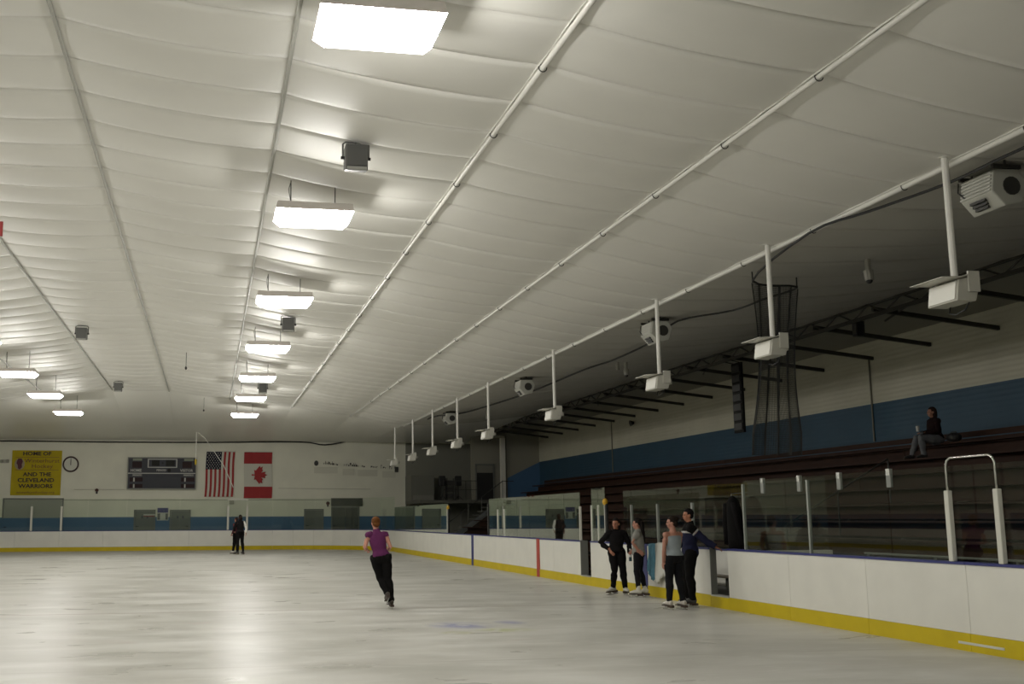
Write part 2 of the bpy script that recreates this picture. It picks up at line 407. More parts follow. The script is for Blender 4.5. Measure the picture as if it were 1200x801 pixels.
# far wall doors
def wall_door(nm, x0, x1, ztop, label, panels=1, y=66, z0=0, parentkind='structure', m_=None, vis=True, hinge=1):
    e = bpy.data.objects.new(nm, None); C.objects.link(e); e.location = ((x0+x1)/2, y, z0); tag(e, label, 'door', kind='structure')
    fr = MB(); t = .07
    fr.box((x0-t, y-.06, z0), (x0, y+.01, ztop+t)); fr.box((x1, y-.06, z0), (x1+t, y+.01, ztop+t)); fr.box((x0-t, y-.06, ztop), (x1+t, y+.01, ztop+t)); fr.build('door_frame', M_grey, e)
    wd = (x1-x0)/panels
    for i in range(panels):
        dd = MB(); dd.box((x0+wd*i+.008, y-.035, z0), (x0+wd*(i+1)-.008, y, ztop-.005)); leaf = dd.build('door_leaf', m_ or M_door, e)
        h = MB(); hx = x0+wd*i+(.12 if (hinge+i) % 2 else wd-.12); h.tube([(hx-.08, y-.07, z0+1.32), (hx+.08, y-.07, z0+1.32)], .022, 6); h.tube([(hx, y-.03, z0+1.32), (hx, y-.07, z0+1.32)], .02, 6)
        h.build('door_handle', M_black, leaf)
        if vis:
            for hx in (-.14, .16):
                b = MB(); xx = x0+wd*(i+.5)+hx; b.box((xx-.05, y-.05, z0+1.78), (xx+.05, y-.03, z0+1.92)); b.build('door_notice', mat('dark_notice', (.03, .035, .05), .5), leaf)
    return e
wall_door('door_1', -4.15, -3.08, 2.20, 'grey metal door below the scoreboard, left of the blue poster')
wall_door('door_2', -2.14, -1.10, 2.19, 'grey metal door below the scoreboard, right of the blue poster', hinge=0)
wall_door('door_3', 5.60, 6.62, 2.22, 'single grey door on the end wall, right of the flags', vis=False)
wall_door('door_4', 7.2, 8.75, 2.35, 'wide dark double door on the end wall near the corner', panels=2, vis=False, m_=mat('dark_door', (.075, .08, .065), .5))
tr = MB(); tr.box((7.12, 65.9, 2.45), (9.0, 66, 2.92)); tag(tr.build('window_1', mat('transom', (.045, .05, .038), .35)), 'dark transom window above the double door', 'window', kind='structure')
wall_door('door_5', -11.35, -8.2, 2.86, 'wide roll-up door on the end wall under the yellow banner', vis=False, m_=mat('rollup_door', (.30, .31, .27), .5))
fr = MB(); fr.box((-11.42, 65.92, .9), (-8.14, 65.962, 1.83)); tag(fr.build('trim_20', mat('blue_door_band', BLUE, .5)), 'blue painted band across the roll-up door', 'paint', kind='structure')
# door_6: upper doorway at the top of the stairs
e6 = wall_door('door_6', 15.02, 16.0, 4.72, 'dark doorway on the balcony above the stairs', y=61.9, z0=2.75, vis=False, m_=M_black)
tp = MB(); tp.box((15.04, 61.85, 4.28), (15.98, 61.88, 4.70)); tp.build('transom_panel', mat('transom_grey', (.20, .195, .16), .6), e6)
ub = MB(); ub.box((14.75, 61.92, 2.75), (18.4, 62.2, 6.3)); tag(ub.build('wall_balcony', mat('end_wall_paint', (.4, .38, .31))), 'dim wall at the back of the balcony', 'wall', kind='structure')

# ------------------------------------------------------------------ roof truss and joists over the bleachers
truss = bpy.data.objects.new('roof_truss', None); C.objects.link(truss); tag(truss, 'dark steel roof truss with joists running to the right wall', 'truss', kind='structure')
M_steel = mat('dark_steel', (.035, .032, .024), .55)
for z, r in ((6.36, .04), (6.64, .04)):
    c_ = MB(); c_.box((15.2-r, 8, z-r), (15.2+r, 61, z+r)); c_.build('chord', M_steel, truss)
wm = MB(); wm.tube([(0, 0, 0), (0, .65, .28)], .022, 6); wme = wm.mesh('web_bar', M_steel)
wm2 = MB(); wm2.tube([(0, 0, .28), (0, .65, 0)], .022, 6); wme2 = wm2.mesh('web_bar', M_steel)
for k in range(40):
    y = 8.3+1.3*k
    inst(wme, 'web_bar', truss, (15.2, y, 6.36)); inst(wme2, 'web_bar', truss, (15.2, y+.65, 6.36))
jm = MB(); jm.hexa([(15.2, -.045, 6.46), (18.5, -.045, 6.10), (18.5, .045, 6.10), (15.2, .045, 6.46), (15.2, -.045, 6.56), (18.5, -.045, 6.20), (18.5, .045, 6.20), (15.2, .045, 6.56)])
jme = jm.mesh('joist', M_steel)
for k in range(-3, 15): inst(jme, 'joist', truss, (0, 23.08+2.58*k, 0))
db = MB(); db.tube([(15.25, 23.3, 6.42), (18.5, 21.5, 6.30)], .03, 6)
for k in range(0, 9): 
    b_ = MB(); b_.tube([(15.2, 11+5.2*k, 6.42), (16.4, 14+5.2*k, 6.50)], .028, 6); b_.build('brace', M_steel, truss)

# ================================================================== CEILING THINGS
# ------------------------------------------------------------------ fluorescent lights (the place's two rows, plus unseen lamps added for light)
M_lens = bpy.data.materials.new('lamp_lens'); M_lens.use_nodes = True; nt = M_lens.node_tree; nt.nodes.clear()
_o = nt.nodes.new('ShaderNodeOutputMaterial'); _e = nt.nodes.new('ShaderNodeEmission'); _e.inputs[0].default_value = LAMP_COL; _e.inputs[1].default_value = LAMP; nt.links.new(_e.outputs[0], _o.inputs[0])
M_lens_side = M_lens.copy(); M_lens_side.name = 'lamp_lens_side'; M_lens_side.node_tree.nodes['Emission'].inputs[1].default_value = LAMP_SIDE
M_house = mat('lamp_housing', (.62, .58, .54), .5)
def make_lamp(hang):
    t = thing('ceiling_light', 'x', 'light', (0,0,0))
    h = MB(); h.hexa([(-.625,-.425,.002),(.625,-.425,.002),(.625,.425,.002),(-.625,.425,.002),(-.60,-.40,.13),(.60,-.40,.13),(.60,.40,.13),(-.60,.40,.13)]); bevel_obj(h.build('housing', M_house, t), .01)
    l = MB(); l.hexa([(-.51,-.31,-.12),(.51,-.31,-.12),(.51,.31,-.12),(-.51,.31,-.12),(-.62,-.42,.0),(.62,-.42,.0),(.62,.42,.0),(-.62,.42,.0)])
    l.m = [0, 0, 1, 1, 1, 1]; l.build('diffuser', [M_lens, M_lens_side], t)
    for sx in (-.36, .36):
        r = MB(); r.tube([(sx, .05, .13), (sx+.01*sx, .05, hang)], .009, 5); r.build('hanger', M_dark, t)
    c = MB(); c.tube([(-.36, .05, hang), (-.40, .06, hang*.75), (-.37, .05, hang*.45), (-.33, .05, .13)], .007, 5); c.build('power_cord', M_grey, t)
    return t
lampY = [10.3, 17.42, 24.5, 31.54, 38.5, 45.1, 52.4]
ZL = 6.56
for rx, rname in ((1.55, 'centre'), (-6.43, 'left'), (-14.4, 'wall')):  # leftmost row is unseen, added to brighten the far end
    first = None
    for i, y in enumerate(([3.2] if 1 else [])+lampY):  # first lamp of every row is unseen, added at the camera end
        hang = zc(rx, y)-ZL-.03
        if first is None: first = make_lamp(hang); o = first
        else: o = copy_tree(first)
        o.location = (rx, y, ZL)
        if rname == 'centre':
            o['label'] = 'fluorescent ceiling light in the long row above centre ice, '+(['out of frame above the camera','nearest and largest']+ORD[1:6]+['farthest'])[i] if i else 'fluorescent ceiling light directly above the camera'  # lamp 0 is unseen, added at the camera end
        elif rname == 'wall':
            o['label'] = 'fluorescent light of the row along the left boards, out of frame, %s one' % ['rearmost','first','second','third','fourth','fifth','sixth','last'][i]  # this whole row is unseen, added to brighten the far end
        else:
            o['label'] = 'hanging fluorescent light in the left row, '+['beside the camera','out of frame, first ahead','out of frame, second ahead','out of frame, third ahead','out of frame, fourth ahead','nearest one at the left edge','middle one of the three in view','farthest one, above the yellow banner'][i]  # lamp 0 is unseen, added at the camera end
        o['group'] = 'fluorescent ceiling lights'

# ------------------------------------------------------------------ loudspeakers hung from the ceiling
M_spk = mat('speaker_grey', (.13, .13, .12), .55); M_grille = mat('speaker_grille', (.10, .10, .095), .7, bump=.3, bscale=300)
def make_speaker():
    t = thing('loudspeaker', 'x', 'speaker', (0,0,0))
    b = MB(); b.hexa([(-.15,-.10,-.36),(.15,-.10,-.36),(.15,.16,-.31),(-.15,.16,-.31),(-.15,-.10,0),(.15,-.10,0),(.15,.16,0),(-.15,.16,0)]); bevel_obj(b.build('cabinet', M_spk, t), .012)
    g = MB(); g.box((-.13,-.118,-.30),(.13,-.10,-.01)); g.build('grille', M_grille, t)
    p = MB(); p.hexa([(-.135,-.112,-.355),(.135,-.112,-.355),(.135,-.1,-.355),(-.135,-.1,-.355),(-.13,-.112,-.315),(.13,-.112,-.315),(.13,-.1,-.315),(-.13,-.1,-.315)]); p.build('badge_strip', mat('speaker_light_grey', (.30, .30, .27), .5), t)
    y = MB(); y.tube([(-.175, .03, -.16), (-.175, .03, .03), (-.14, .03, .06), (.14, .03, .06), (.175, .03, .03), (.175, .03, -.16)], .013, 6, ref=(0,1,0)); y.build('yoke', M_spk, t)
    for s in (-1, 1):
        k = MB(); k.tube([(s*.15, .03, -.16), (s*.2, .03, -.16)], .022, 8); k.build('knob', M_black, t)
    m = MB(); m.tube([(0, .03, .05), (0, .03, .16)], .02, 6); m.box((-.04, -.02, .09), (.09, .07, .115)); m.build('mount', M_spk, t)
    return t
spk = make_speaker()
for i, (x, y, z, lab) in enumerate([(1.82, 14.1, 6.63, 'grey box loudspeaker nearest the camera, between the two largest lights'), (1.85, 27.5, 6.70, 'grey loudspeaker behind the third ceiling light of the centre row'),
        (1.88, 41.6, 6.72, 'small loudspeaker behind the fifth ceiling light of the centre row'), (-3.55, 31.0, 6.9, 'loudspeaker hung left of centre, nearer of two'), (-3.55, 43.6, 6.9, 'loudspeaker hung left of centre, above the scoreboard')]):
    kk = (zc(x, y)-.14-EYE)/(z-EYE); x, y, z = x*kk, y*kk, EYE+(z-EYE)*kk
    o = spk if i == 0 else copy_tree(spk); o.location = (x, y, z); o.scale = (1.08, 1.08, 1.08); o['label'] = lab; o['group'] = 'ceiling loudspeakers'; o.rotation_euler = (math.radians(0), 0, 0)
    top = (zc(x, y)-z)/1.08
    for ch in o.children:
        if ch.name.startswith('mount'): ch.data = MB().tube([(0, .03, .05), (0, .03, top)], .02, 6).box((-.04, -.02, .09), (.09, .07, .115)).mesh('mount', M_spk)

# ------------------------------------------------------------------ pole floodlights along the right rail
M_flood = mat('flood_white', (.52, .51, .45), .45); M_floodglass = mat('flood_lens', (.88, .87, .82), .25)
def make_flood(length):
    t = thing('floodlight', 'x', 'light', (0,0,0))
    p = MB(); p.tube([(0,0,0), (0,0,-length)], .042, 10); p.build('pole', M_pipe, t, smooth=False)
    f = MB(); f.tube([(0,0,-.012), (0,0,.0)], .09, 10); f.build('ceiling_flange', M_pipe, t)
    z = -length
    # lamp head: long side along Y, lens faces -X and slightly down
    h = MB(); h.prism([(-.20, z-.33), (-.16, z-.07), (.05, z-.02), (.12, z-.14), (.06, z-.33)], 1, -.28, .28); bevel_obj(h.build('head', M_flood, t), .012)
    l = MB(); l.hexa([(-.213,-.25,z-.31),(-.203,-.25,z-.31),(-.203,.25,z-.31),(-.213,.25,z-.31),(-.180,-.25,z-.09),(-.168,-.25,z-.09),(-.168,.25,z-.09),(-.180,.25,z-.09)]); l.build('lens', M_floodglass, t)
    v = MB(); v.hexa([(-.40,-.31,z-.06),(-.12,-.31,z-.05),(-.12,.31,z-.05),(-.40,.31,z-.06),(-.40,-.31,z-.052),(-.12,-.31,z-.035),(-.12,.31,z-.035),(-.40,.31,z-.052)])
    v.hexa([(-.14,-.31,z-.05),(.10,-.31,z+.02),(.10,.31,z+.02),(-.14,.31,z-.05),(-.14,-.31,z-.035),(.10,-.31,z+.034),(.10,.31,z+.034),(-.14,.31,z-.035)]); v.build('visor', M_flood, t)
    for s in (-1, 1):
        b = MB(); b.box((-.05, s*.29, z-.22), (.10, s*.315, z+.03)); b.build('bracket', M_flood, t)
    j = MB(); j.box((.10, -.09, z-.22), (.22, .03, z-.12)); bevel_obj(j.build('junction_box', M_flood, t), .01)
    c = MB(); c.tube([(.02, -.2, z-.33), (-.02, -.17, z-.42), (-.03, 0, z-.455), (-.02, .12, z-.42), (.02, .15, z-.33)], .008, 5); c.build('cable_loop', M_black, t)
    return t
flY = [11.85, 16.36, 21.0, 28.0, 35.1, 39.75, 44.4, 48.9, 53.8]
base = make_flood(1.55)
for i, y in enumerate(flY):
    o = base if i == 0 else copy_tree(base)
    x = 8.95; top = zc(x, y)+.0
    o.location = (x, y, top-.01); o['group'] = 'pole floodlights on the right side'
    o['label'] = ('white floodlight on a ceiling pole, nearest, at the right edge' if i == 0 else 'white floodlight on a ceiling pole, farthest, beside the long wall sign' if i == 8 else 'white floodlight on a ceiling pole, %s of nine along the right rail' % ORD[i])
    dz = (top-.01)-(zc(8.95)-.01)
    if abs(dz) > .02:     # keep all heads level: shorten the pole where the ceiling drops
        for ch in o.children:
            if ch.name.startswith('pole'): ch.data = MB().tube([(0,0,0), (0,0,-1.55-dz)], .042, 10).mesh('pole', M_pipe)
            elif not ch.name.startswith('ceiling_flange'): ch.location.z -= dz

# ------------------------------------------------------------------ unit heaters under the right rail
M_heat = mat('heater_enamel', (.44, .44, .39), .5)
def make_heater():
    t = thing('unit_heater', 'x', 'heater', (0,0,0))
    # faceted hood, long side along Y, ribbed face towards the ice
    prof = [(-.22, .17), (-.26, -.11), (-.08, -.30), (.16, -.25), (.25, .02), (.14, .19)]
    k = MB(); k.prism(prof, 1, -.30, .30); bevel_obj(k.build('hood', M_heat, t), .02)
    for i in range(6):
        z = .13-.045*i; x = -.222-(.17-z)*.143
        k = MB(); k.box((x-.014, -.28, z-.012), (x+.004, .28, z+.012)); k.build('louvre', M_heat, t)
    for i in range(3):
        f = .3+.2*i; x = -.26+.18*f-.006; z = -.11-.19*f-.006
        k = MB(); k.box((x-.02, -.12+.02*i, z-.02), (x+.02, .16, z+.012)); k.build('vent_slot', M_dark, t)
    k = MB(); k.prism([(.02+.12*math.cos(q), -.04+.12*math.sin(q)) for q in np.linspace(0, 2*PI, 15)[:-1]], 1, -.315, -.29); k.build('fan_grille', M_dark, t)
    for sy in (-.33, .29): k = MB(); k.box((-.24, sy, .18), (.16, sy+.04, .23)); k.build('bracket', M_dark, t)
    for sy in (-.31, .31):
        k = MB(); k.tube([(-.05, sy, .2), (-.05, sy, .34)], .016, 6); k.build('hanger_rod', M_dark, t)
    k = MB(); k.tube([(-.24, .33, .16), (-.28, .30, .02), (-.26, .2, -.08)], .012, 6); k.build('gas_hose', M_dark, t)
    return t
hb = make_heater()
for i, y in enumerate([12.1, 23.05, 33.7, 44.9]):
    o = hb if i == 0 else copy_tree(hb); o.location = (9.80, y, 5.84); o['group'] = 'unit heaters under the ceiling'
    o['label'] = ['white louvred unit heater at the top right corner', 'round white unit heater behind the third floodlight pole', 'round white unit heater behind the cable, third from the camera', 'small far unit heater, fourth, high above the stairs'][i]

# ------------------------------------------------------------------ sensors / cameras / hooks
M_cam = mat('camera_grey', (.38, .37, .32), .5)
for i, (x, y, z, lab) in enumerate([(11.3, 17.2, 5.95, 'small grey dome camera hanging near the right edge'), (12.0, 30.6, 6.0, 'small twin sensor on the ceiling above the black cable'), (11.5, 45.3, 6.0, 'tiny white sensor hanging from the ceiling far along')]):
    t = thing('ceiling_camera', lab, 'camera', (x, y, z), 'ceiling cameras and sensors')
    k = MB(); k.tube([(x, y, zc(x, y)-.02), (x, y, z)], .05, 8); k.build('stem', M_cam, t)
    k = MB(); k.tube([(x, y, z+.02), (x, y-.02, z-.16)], [.085, .075], 10); k.build('body', M_cam, t)
    k = MB(); k.ell((x-.01, y-.03, z-.17), (.055, .055, .05), 10, 6); k.build('lens', M_black, t)
    if i == 1:
        k = MB(); k.tube([(x-.3, y-.1, zc(x, y)-.04), (x-.3, y-.1, z-.02)], .05, 8); k.build('second_body', M_cam, t)
for i, (px, py, l_) in enumerate([(-.9, 38.5, 'small dark hook dangling left of the light row'), (-.35, 52.5, 'thin hanging cord end above the scoreboard')]):
    z = zc(px, py)-.03; t = thing('ceiling_hook', l_, 'hook', (px, py, z), 'ceiling hooks')
    k = MB(); k.tube([(px, py, z), (px, py, z-.55)], .012, 5); k.build('rod', M_grey, t); k = MB(); k.ell((px, py, z-.6), (.04, .04, .06), 8, 6); k.build('weight', M_dark, t)

# ------------------------------------------------------------------ black cable strung under the right rail and over the end wall
def ray(px, py):
    return AX[0]*(px-CX)/F_PX+AX[1]*(py-CY)/F_PX+AX[2]
def at_z(px, py, z):
    d = ray(px, py); return np.array([0, 0, EYE])+d*((z-EYE)/d[2])
def at_y(px, py, Y):
    d = ray(px, py); return np.array([0, 0, EYE])+d*(Y/d[1])
def at_x(px, py, X):
    d = ray(px, py); return np.array([0, 0, EYE])+d*(X/d[0])
def smooth_path(P, n=4):
    P = [np.array(p, float) for p in P]; out = []
    for i in range(len(P)-1):
        p0, p1, p2, p3 = P[max(i-1, 0)], P[i], P[i+1], P[min(i+2, len(P)-1)]
        for k in range(n):
            t = k/n; out.append(.5*((2*p1)+(p2-p0)*t+(2*p0-5*p1+4*p2-p3)*t*t+(3*p1-p0-3*p2+p3)*t**3))
    return out+[P[-1]]
cab = [(9.55, 8, 6.0)]+[at_z(x, y, 6.0) for x, y in [(1200, 173), (1112, 214), (1020, 247), (948, 273)]]+[at_z(882, 329, 5.93), at_z(934, 336, 5.98)]+[at_z(x, y, 6.0) for x, y in [(896, 350), (857, 364), (794, 376), (766, 399), (720, 421), (682, 434), (619, 460), (560, 479), (535, 485), (505, 489)]]
cab += [at_y(x, y, 65.75) for x, y in [(484, 501), (462, 509), (440, 511), (415, 515), (381, 521), (350, 517.5), (240, 518), (120, 517.5), (40, 516.5)]]+[(-14, 65.75, 6.12)]
cpath = smooth_path(cab, 4); k = MB(); k.tube(cpath, [.02+.022*min(max((p[1]-20)/40, 0), 1) for p in cpath], 6)
tag(k.build('cable', M_black), 'long black cable sagging under the ceiling along the right rail and end wall', 'cable')

# ------------------------------------------------------------------ gathered safety net hanging behind the second floodlight
nt_o = thing('safety_net', 'dark gathered safety net hanging behind the second floodlight', 'net', (10.4, 18.3, 2.7))
M_net = mat('net_cord', (.02, .02, .018), .8)
tl, tr_ = at_z(882, 331, 5.9), at_z(934, 338, 5.95)
bl_, br_ = at_x(880, 533, 10.0), at_x(940, 533, 10.75)
sd = MB(); nv, nh = 96, 120; grid = []
for i in range(nv+1):
    u = i/nv; col_ = []
    for j in range(nh+1):
        t = j/nh; wn = 1-.25*math.sin(PI*min(t*1.15, 1))
        a = tl*(1-t)+bl_*t; b = tr_*(1-t)+br_*t; mid = (a+b)/2
        p = mid+(a+(b-a)*u-mid)*wn; p = p+np.array([.05*math.sin(u*26+t*2), .035*math.cos(u*19), 0]); col_.append(p)
    grid.append(col_)
for i in range(nv+1): sd.tube(grid[i], .0045 if 0 < i < nv else .012, 3, caps=False)
for j in range(nh+1): sd.tube([grid[i][j] for i in range(nv+1)], .0036, 3, caps=False)
tag(sd.build('net_mesh', M_net, nt_o), kind='stuff')
for p, q in ((tl, at_z(880, 303, 6.08)), (tr_, at_z(938, 322, 6.12))):
    k = MB(); k.tube([p, (p[0], p[1], zc(p[0], p[1])-.02)], .014, 5); k.build('hook_rod', M_dark, nt_o)

# dark slotted strip hanging from the truss
sp_ = at_x(864, 428, 15.6); t = thing('hanging_strip', 'narrow dark slotted panel hanging in front of the right wall', 'panel', tuple(sp_))
y0 = sp_[1]
k = MB(); k.box((15.55, y0-.30, 4.2), (15.62, y0+.30, 6.30)); k.tube([(15.58, y0-.2, 6.3), (15.2, y0-.2, 6.37)], .015, 5); k.tube([(15.58, y0+.2, 6.3), (15.2, y0+.2, 6.37)], .015, 5); k.build('backing', mat('strip_dark', (.010, .010, .009), .7, spec=.2), t)
for i in range(7):
    k = MB(); z = 4.28+.29*i; k.box((15.52, y0-.25, z), (15.56, y0+.25, z+.2)); k.build('slot', mat('strip_slot', (.016, .016, .014), .5), t)
t = thing('wall_speaker', 'small dark box mounted under the truss', 'speaker', (15.4, 24.0, 6.15)); k = MB(); k.box((15.3, 23.9, 6.02), (15.5, 24.1, 6.38)); k.build('cabinet', M_black, t); k = MB(); k.box((15.28, 23.92, 6.08), (15.31, 24.08, 6.32)); k.build('grille', M_dark, t)
t = thing('wall_horn', 'tiny dark alarm horn on the right wall', 'alarm', (18.45, 45.5, 5.2)); p = at_x(740, 495, 18.4)
k = MB(); k.tube([(18.5, p[1], p[2]), (18.34, p[1], p[2]-.03)], [.06, .14], 8); k.build('horn', M_black, t); t.location = (18.5, p[1], p[2]); t.children[0].location = -np.array((18.5, p[1], p[2]))+np.array((18.45, 45.5, 5.2))
# red banner edge at the left edge of the frame
p = at_z(-14, 255, 6.9); t = thing('red_pennant', 'red hanging sign cut off by the left edge of the picture', 'sign', (p[0], p[1], 6.6))
k = MB(); k.box((p[0]-.6, p[1]-.02, 6.58), (p[0]+.255, p[1]+.02, 6.84)); k.build('sign_face', mat('sign_red', (.30, .03, .03), .5), t)
k = MB(); k.tube([(p[0]-.2, p[1], 6.84), (p[0]-.2, p[1], zc(p[0], p[1]))], .01, 5); k.build('hanger', M_dark, t)

# ================================================================== BOARDS AND GLASS
def boards(name, label, path, out, panel=2.4, skip_kick=False, wht=M_white):
    """run of dasher boards; path = polyline along the ice edge (panel joints at its points), out = +1 if outside is left of travel"""
    t = thing(name, label, 'boards', (path[0][0], path[0][1], 0), 'dasher boards')
    for (a, b) in zip(path[:-1], path[1:]):
        a = np.array(a, float); b = np.array(b, float); L = np.linalg.norm(b-a); d = (b-a)/L; nn = np.array([-d[1], d[0]])*out
        k = max(1, round(L/panel))
        for i in range(k):
            p, q = a+d*(L*i/k+.004), a+d*(L*(i+1)/k-.004)
            def slab(n0, n1, z0, z1, nm, m_):
                c = [p+nn*n0, q+nn*n0, q+nn*n1, p+nn*n1]
                MB().hexa([(x, y, z0) for x, y in c]+[(x, y, z1) for x, y in c]).build(nm, m_, t)
            slab(0, .11, .225, 1.085, 'panel', wht); slab(-.012, .11, 0, .222, 'kick_plate', M_yellow); slab(-.015, .13, 1.086, 1.12, 'cap_rail', M_bluecap)
    return t
G1F, G1N = 28.15, 27.35      # gate openings (far and near edge)
G2F, G2N = 20.45, 19.69
arc = lambda cx, cy, a0, a1, n_: [(cx+RC*math.cos(math.radians(a0+(a1-a0)*i/n_)), cy+RC*math.sin(math.radians(a0+(a1-a0)*i/n_))) for i in range(n_+1)]
far_path = [(XR, 58.2)]+arc(XR-RC, YF-RC, 0, 90, 8)[1:]+[(XL+RC, YF)]+arc(XL+RC, YF-RC, 90, 180, 8)[1:]
boards('end_boards', 'white rink boards with yellow base across the far end', far_path, -1)
boards('side_boards_far', 'white side boards with blue and red stripes, from the far corner to the first gate', [(XR, 58.2), (XR, G1F)], 1)
bm_ = boards('side_boards_bench', 'white boards behind the group of skaters, between the two gates', [(XR, G1N), (XR, G2F)], 1)
bn_ = boards('side_boards_near', 'white boards with yellow base and blue cap at the right foreground', [(XR, G2N), (XR, 4.0)], 1)
boards('left_boards', 'white boards along the left side, out of frame', [(XL, 58.2), (XL, 5)], -1, panel=6)
for nm, y in (('side_boards_far', 40.3), ('side_boards_far', 31.95), ('side_boards_bench', 23.75)):
    p = bpy.data.objects[nm]; red = abs(y-31.95) < .1
    k = MB(); k.box((XR-.018, y-.14, 0.0), (XR, y+.14, 1.10)); o = k.build('painted_stripe', M_redline if red else M_bluecap, p); o['label'] = 'red centre stripe' if red else 'blue line stripe'
# yellow sill continues under the gates
for i, (a, b) in enumerate(((G1F, G1N), (G2F, G2N))):
    t = thing('gate', ['open gate gap in the boards, left of the group of skaters', 'open gate gap in the boards beside the man in the navy jacket'][i], 'gate', (XR, (a+b)/2, 0), 'bench gates')
    k = MB(); k.box((XR-.012, b, 0), (XR+.11, a, .21)); k.build('sill_kick', M_yellow, t)
    k = MB(); k.box((XR-.012, b, .21), (XR+.16, a, .235)); k.build('threshold', M_alu, t)
    k = MB(); k.box((XR+.0, a-.03, .235), (XR+(.20 if i == 0 else .12), a, 1.12)); k.build('jamb', M_grey, t)
    k = MB(); k.box((XR+.12, b-.04, .235), (XR+.9, b, 1.05)); dl = k.build('gate_leaf', M_white, t)
    k = MB(); k.tube([(XR+.8, b+.0, .8), (XR+.8, b+.05, .8), (XR+.6, b+.05, .8), (XR+.6, b, .8)], .012, 6); k.build('latch', M_alu, dl)
k = MB(); k.hexa([(XR-.02, 12.35, .085), (XR-.006, 12.35, .085), (XR-.006, 13.2, .085), (XR-.02, 13.2, .085), (XR-.02, 12.35, .115), (XR-.006, 12.35, .115), (XR-.006, 13.2, .115), (XR-.02, 13.2, .115)])
o = k.build('metal_strip', mat('strip_steel', (.75, .75, .72), .3, metal=.5), bn_); o['label'] = 'pale metal strip along the yellow base'

def shield(name, label, pts, z0, z1, glass, posts=(), post_top=None, n_off=.05, out=1, pm=M_alu, pr=.03):
    """run of glass: pts = polyline of pane joints; one pane per segment; a post at the listed joint indices"""
    t = thing(name, label, 'glass', (pts[0][0], pts[0][1], z0), 'rink glass')
    for a, b in zip(pts[:-1], pts[1:]):
        a = np.array(a, float); b = np.array(b, float); d = (b-a)/np.linalg.norm(b-a); nn = np.array([-d[1], d[0]])
        p, q = a+d*.012, b-d*.012; c = [p-nn*.006, q-nn*.006, q+nn*.006, p+nn*.006]
        MB().hexa([(x, y, z0) for x, y in c]+[(x, y, z1) for x, y in c]).build('glass_pane', glass, t)
    for i in posts:
        x, y = pts[i]; k = MB(); zt = post_top if post_top else z1
        k.box((x-pr, y-pr, z0), (x+pr, y+pr, zt)); k.build('post', pm, t)
    return t
XG = XR+.06
far_g = [(XR-RC+RC*1.01*math.cos(math.radians(a)), YF-RC+RC*1.01*math.sin(math.radians(a))) for a in (0, 22, 45, 67, 90)]
xs = [2.15, 1.08, -1.6, -4.5, -6.6, -8.0, -9.58, -11.3, -13.0]
far_posts = [(x, YF+.06) for x in xs]
shield('end_glass', 'clear glass above the far end boards', far_g+far_posts, 1.12, 2.86, M_glass, posts=[5, 6, 10, 11, 12, 13], post_top=2.45, pm=mat('white_post', (.66, .65, .58), .45), pr=.055)
gg = MB(); p = bpy.data.objects['end_glass']
k = MB(); k.box((2.2, YF-.0, 2.78), (1.03, YF+.06, 2.86)); k.build('gate_header', mat('white_post', (.66, .65, .58)), p)
shield('corner_glass', 'reflective glass panes on the side boards just before the far corner', [(XG, 58.2), (XG, 54.2), (XG, 50.0), (XG, 44.8)], 1.12, 2.3, M_glass2)
g2 = [(XG, y) for y in (38.0, 36.8, 35.95, 34.4, 33.0, 31.0, 29.6, 28.25)]
shield('bench_end_glass', 'pale reflective glass panes on the boards beyond the first gate', g2, 1.12, 2.37, M_glass2, posts=[1, 2, 7], post_top=2.0, pm=mat('white_post', (.66, .65, .58)), pr=.026)
shield('gate_glass', 'tall narrow pale glass pane between the first gate and the black post', [(XG, 27.35), (XG, 26.85), (XG, 26.35)], 1.12, 2.45, M_glass2, posts=[0, 1, 2], post_top=2.02, pm=mat('white_post', (.66, .65, .58)), pr=.022)
XB = 11.35
shield('bench_back_glass', 'dark see-through glass behind the players bench', [(XB, y) for y in (29.5, 28.9, 27.1, 25.0, 22.6, 20.6, 19.1)], .98, 2.44, M_glass, posts=[1, 2, 3], post_top=2.05, pr=.03)
near_y = [19.05, 16.8, 14.6, 12.75, 10.4, 8.2, 6.0]
sn = shield('near_glass', 'clear glass panes on the near boards with bright clips along the top edge', [(XG, y) for y in near_y], 1.12, 2.36, M_glass, posts=[0, 1], post_top=2.3, pr=.022, pm=mat('thin_post', (.34, .36, .33), .4, metal=.4))
for y in (18.3, 17.05, 15.85, 14.55, 11.2):
    k = MB(); k.box((XG-.025, y-.045, 2.29), (XG+.025, y+.045, 2.385)); k.build('glass_clip', mat('clip_steel', (.75, .76, .72), .25, metal=.7), sn)
    k = MB(); k.box((XG-.02, y-.05, 2.12), (XG+.02, y+.05, 2.29)); k.build('clip_plate', mat('clip_clear', (.25, .26, .24), .3), sn)
for i, (yy, zt) in enumerate(((44.72, 2.1), (38.1, 2.2), (26.27, 2.05))):
    t = thing('padded_post', ['white post with a yellow cap at the edge of the far corner glass', 'black padded post where the pale glass begins', 'black padded post with a yellow cap behind the woman in black'][i], 'post', (XG, yy, 1.12), 'padded glass posts')
    k = MB(); k.box((XG-.035, yy-.05, 1.12), (XG+.035, yy+.05, zt)); bevel_obj(k.build('pad', M_black, t), .02)
    if i == 0: k = MB(); k.box((XG-.06, yy+.06, 1.12), (XG, yy+.11, zt)); k.build('upright', mat('white_post', (.66, .65, .58)), t)
    if i != 1: k = MB(); k.ell((XG-.02, yy+.02, zt+.04), (.07, .08, .09), 10, 6); k.build('cap', mat('cap_yellow', (.62, .36, .02), .5), t)
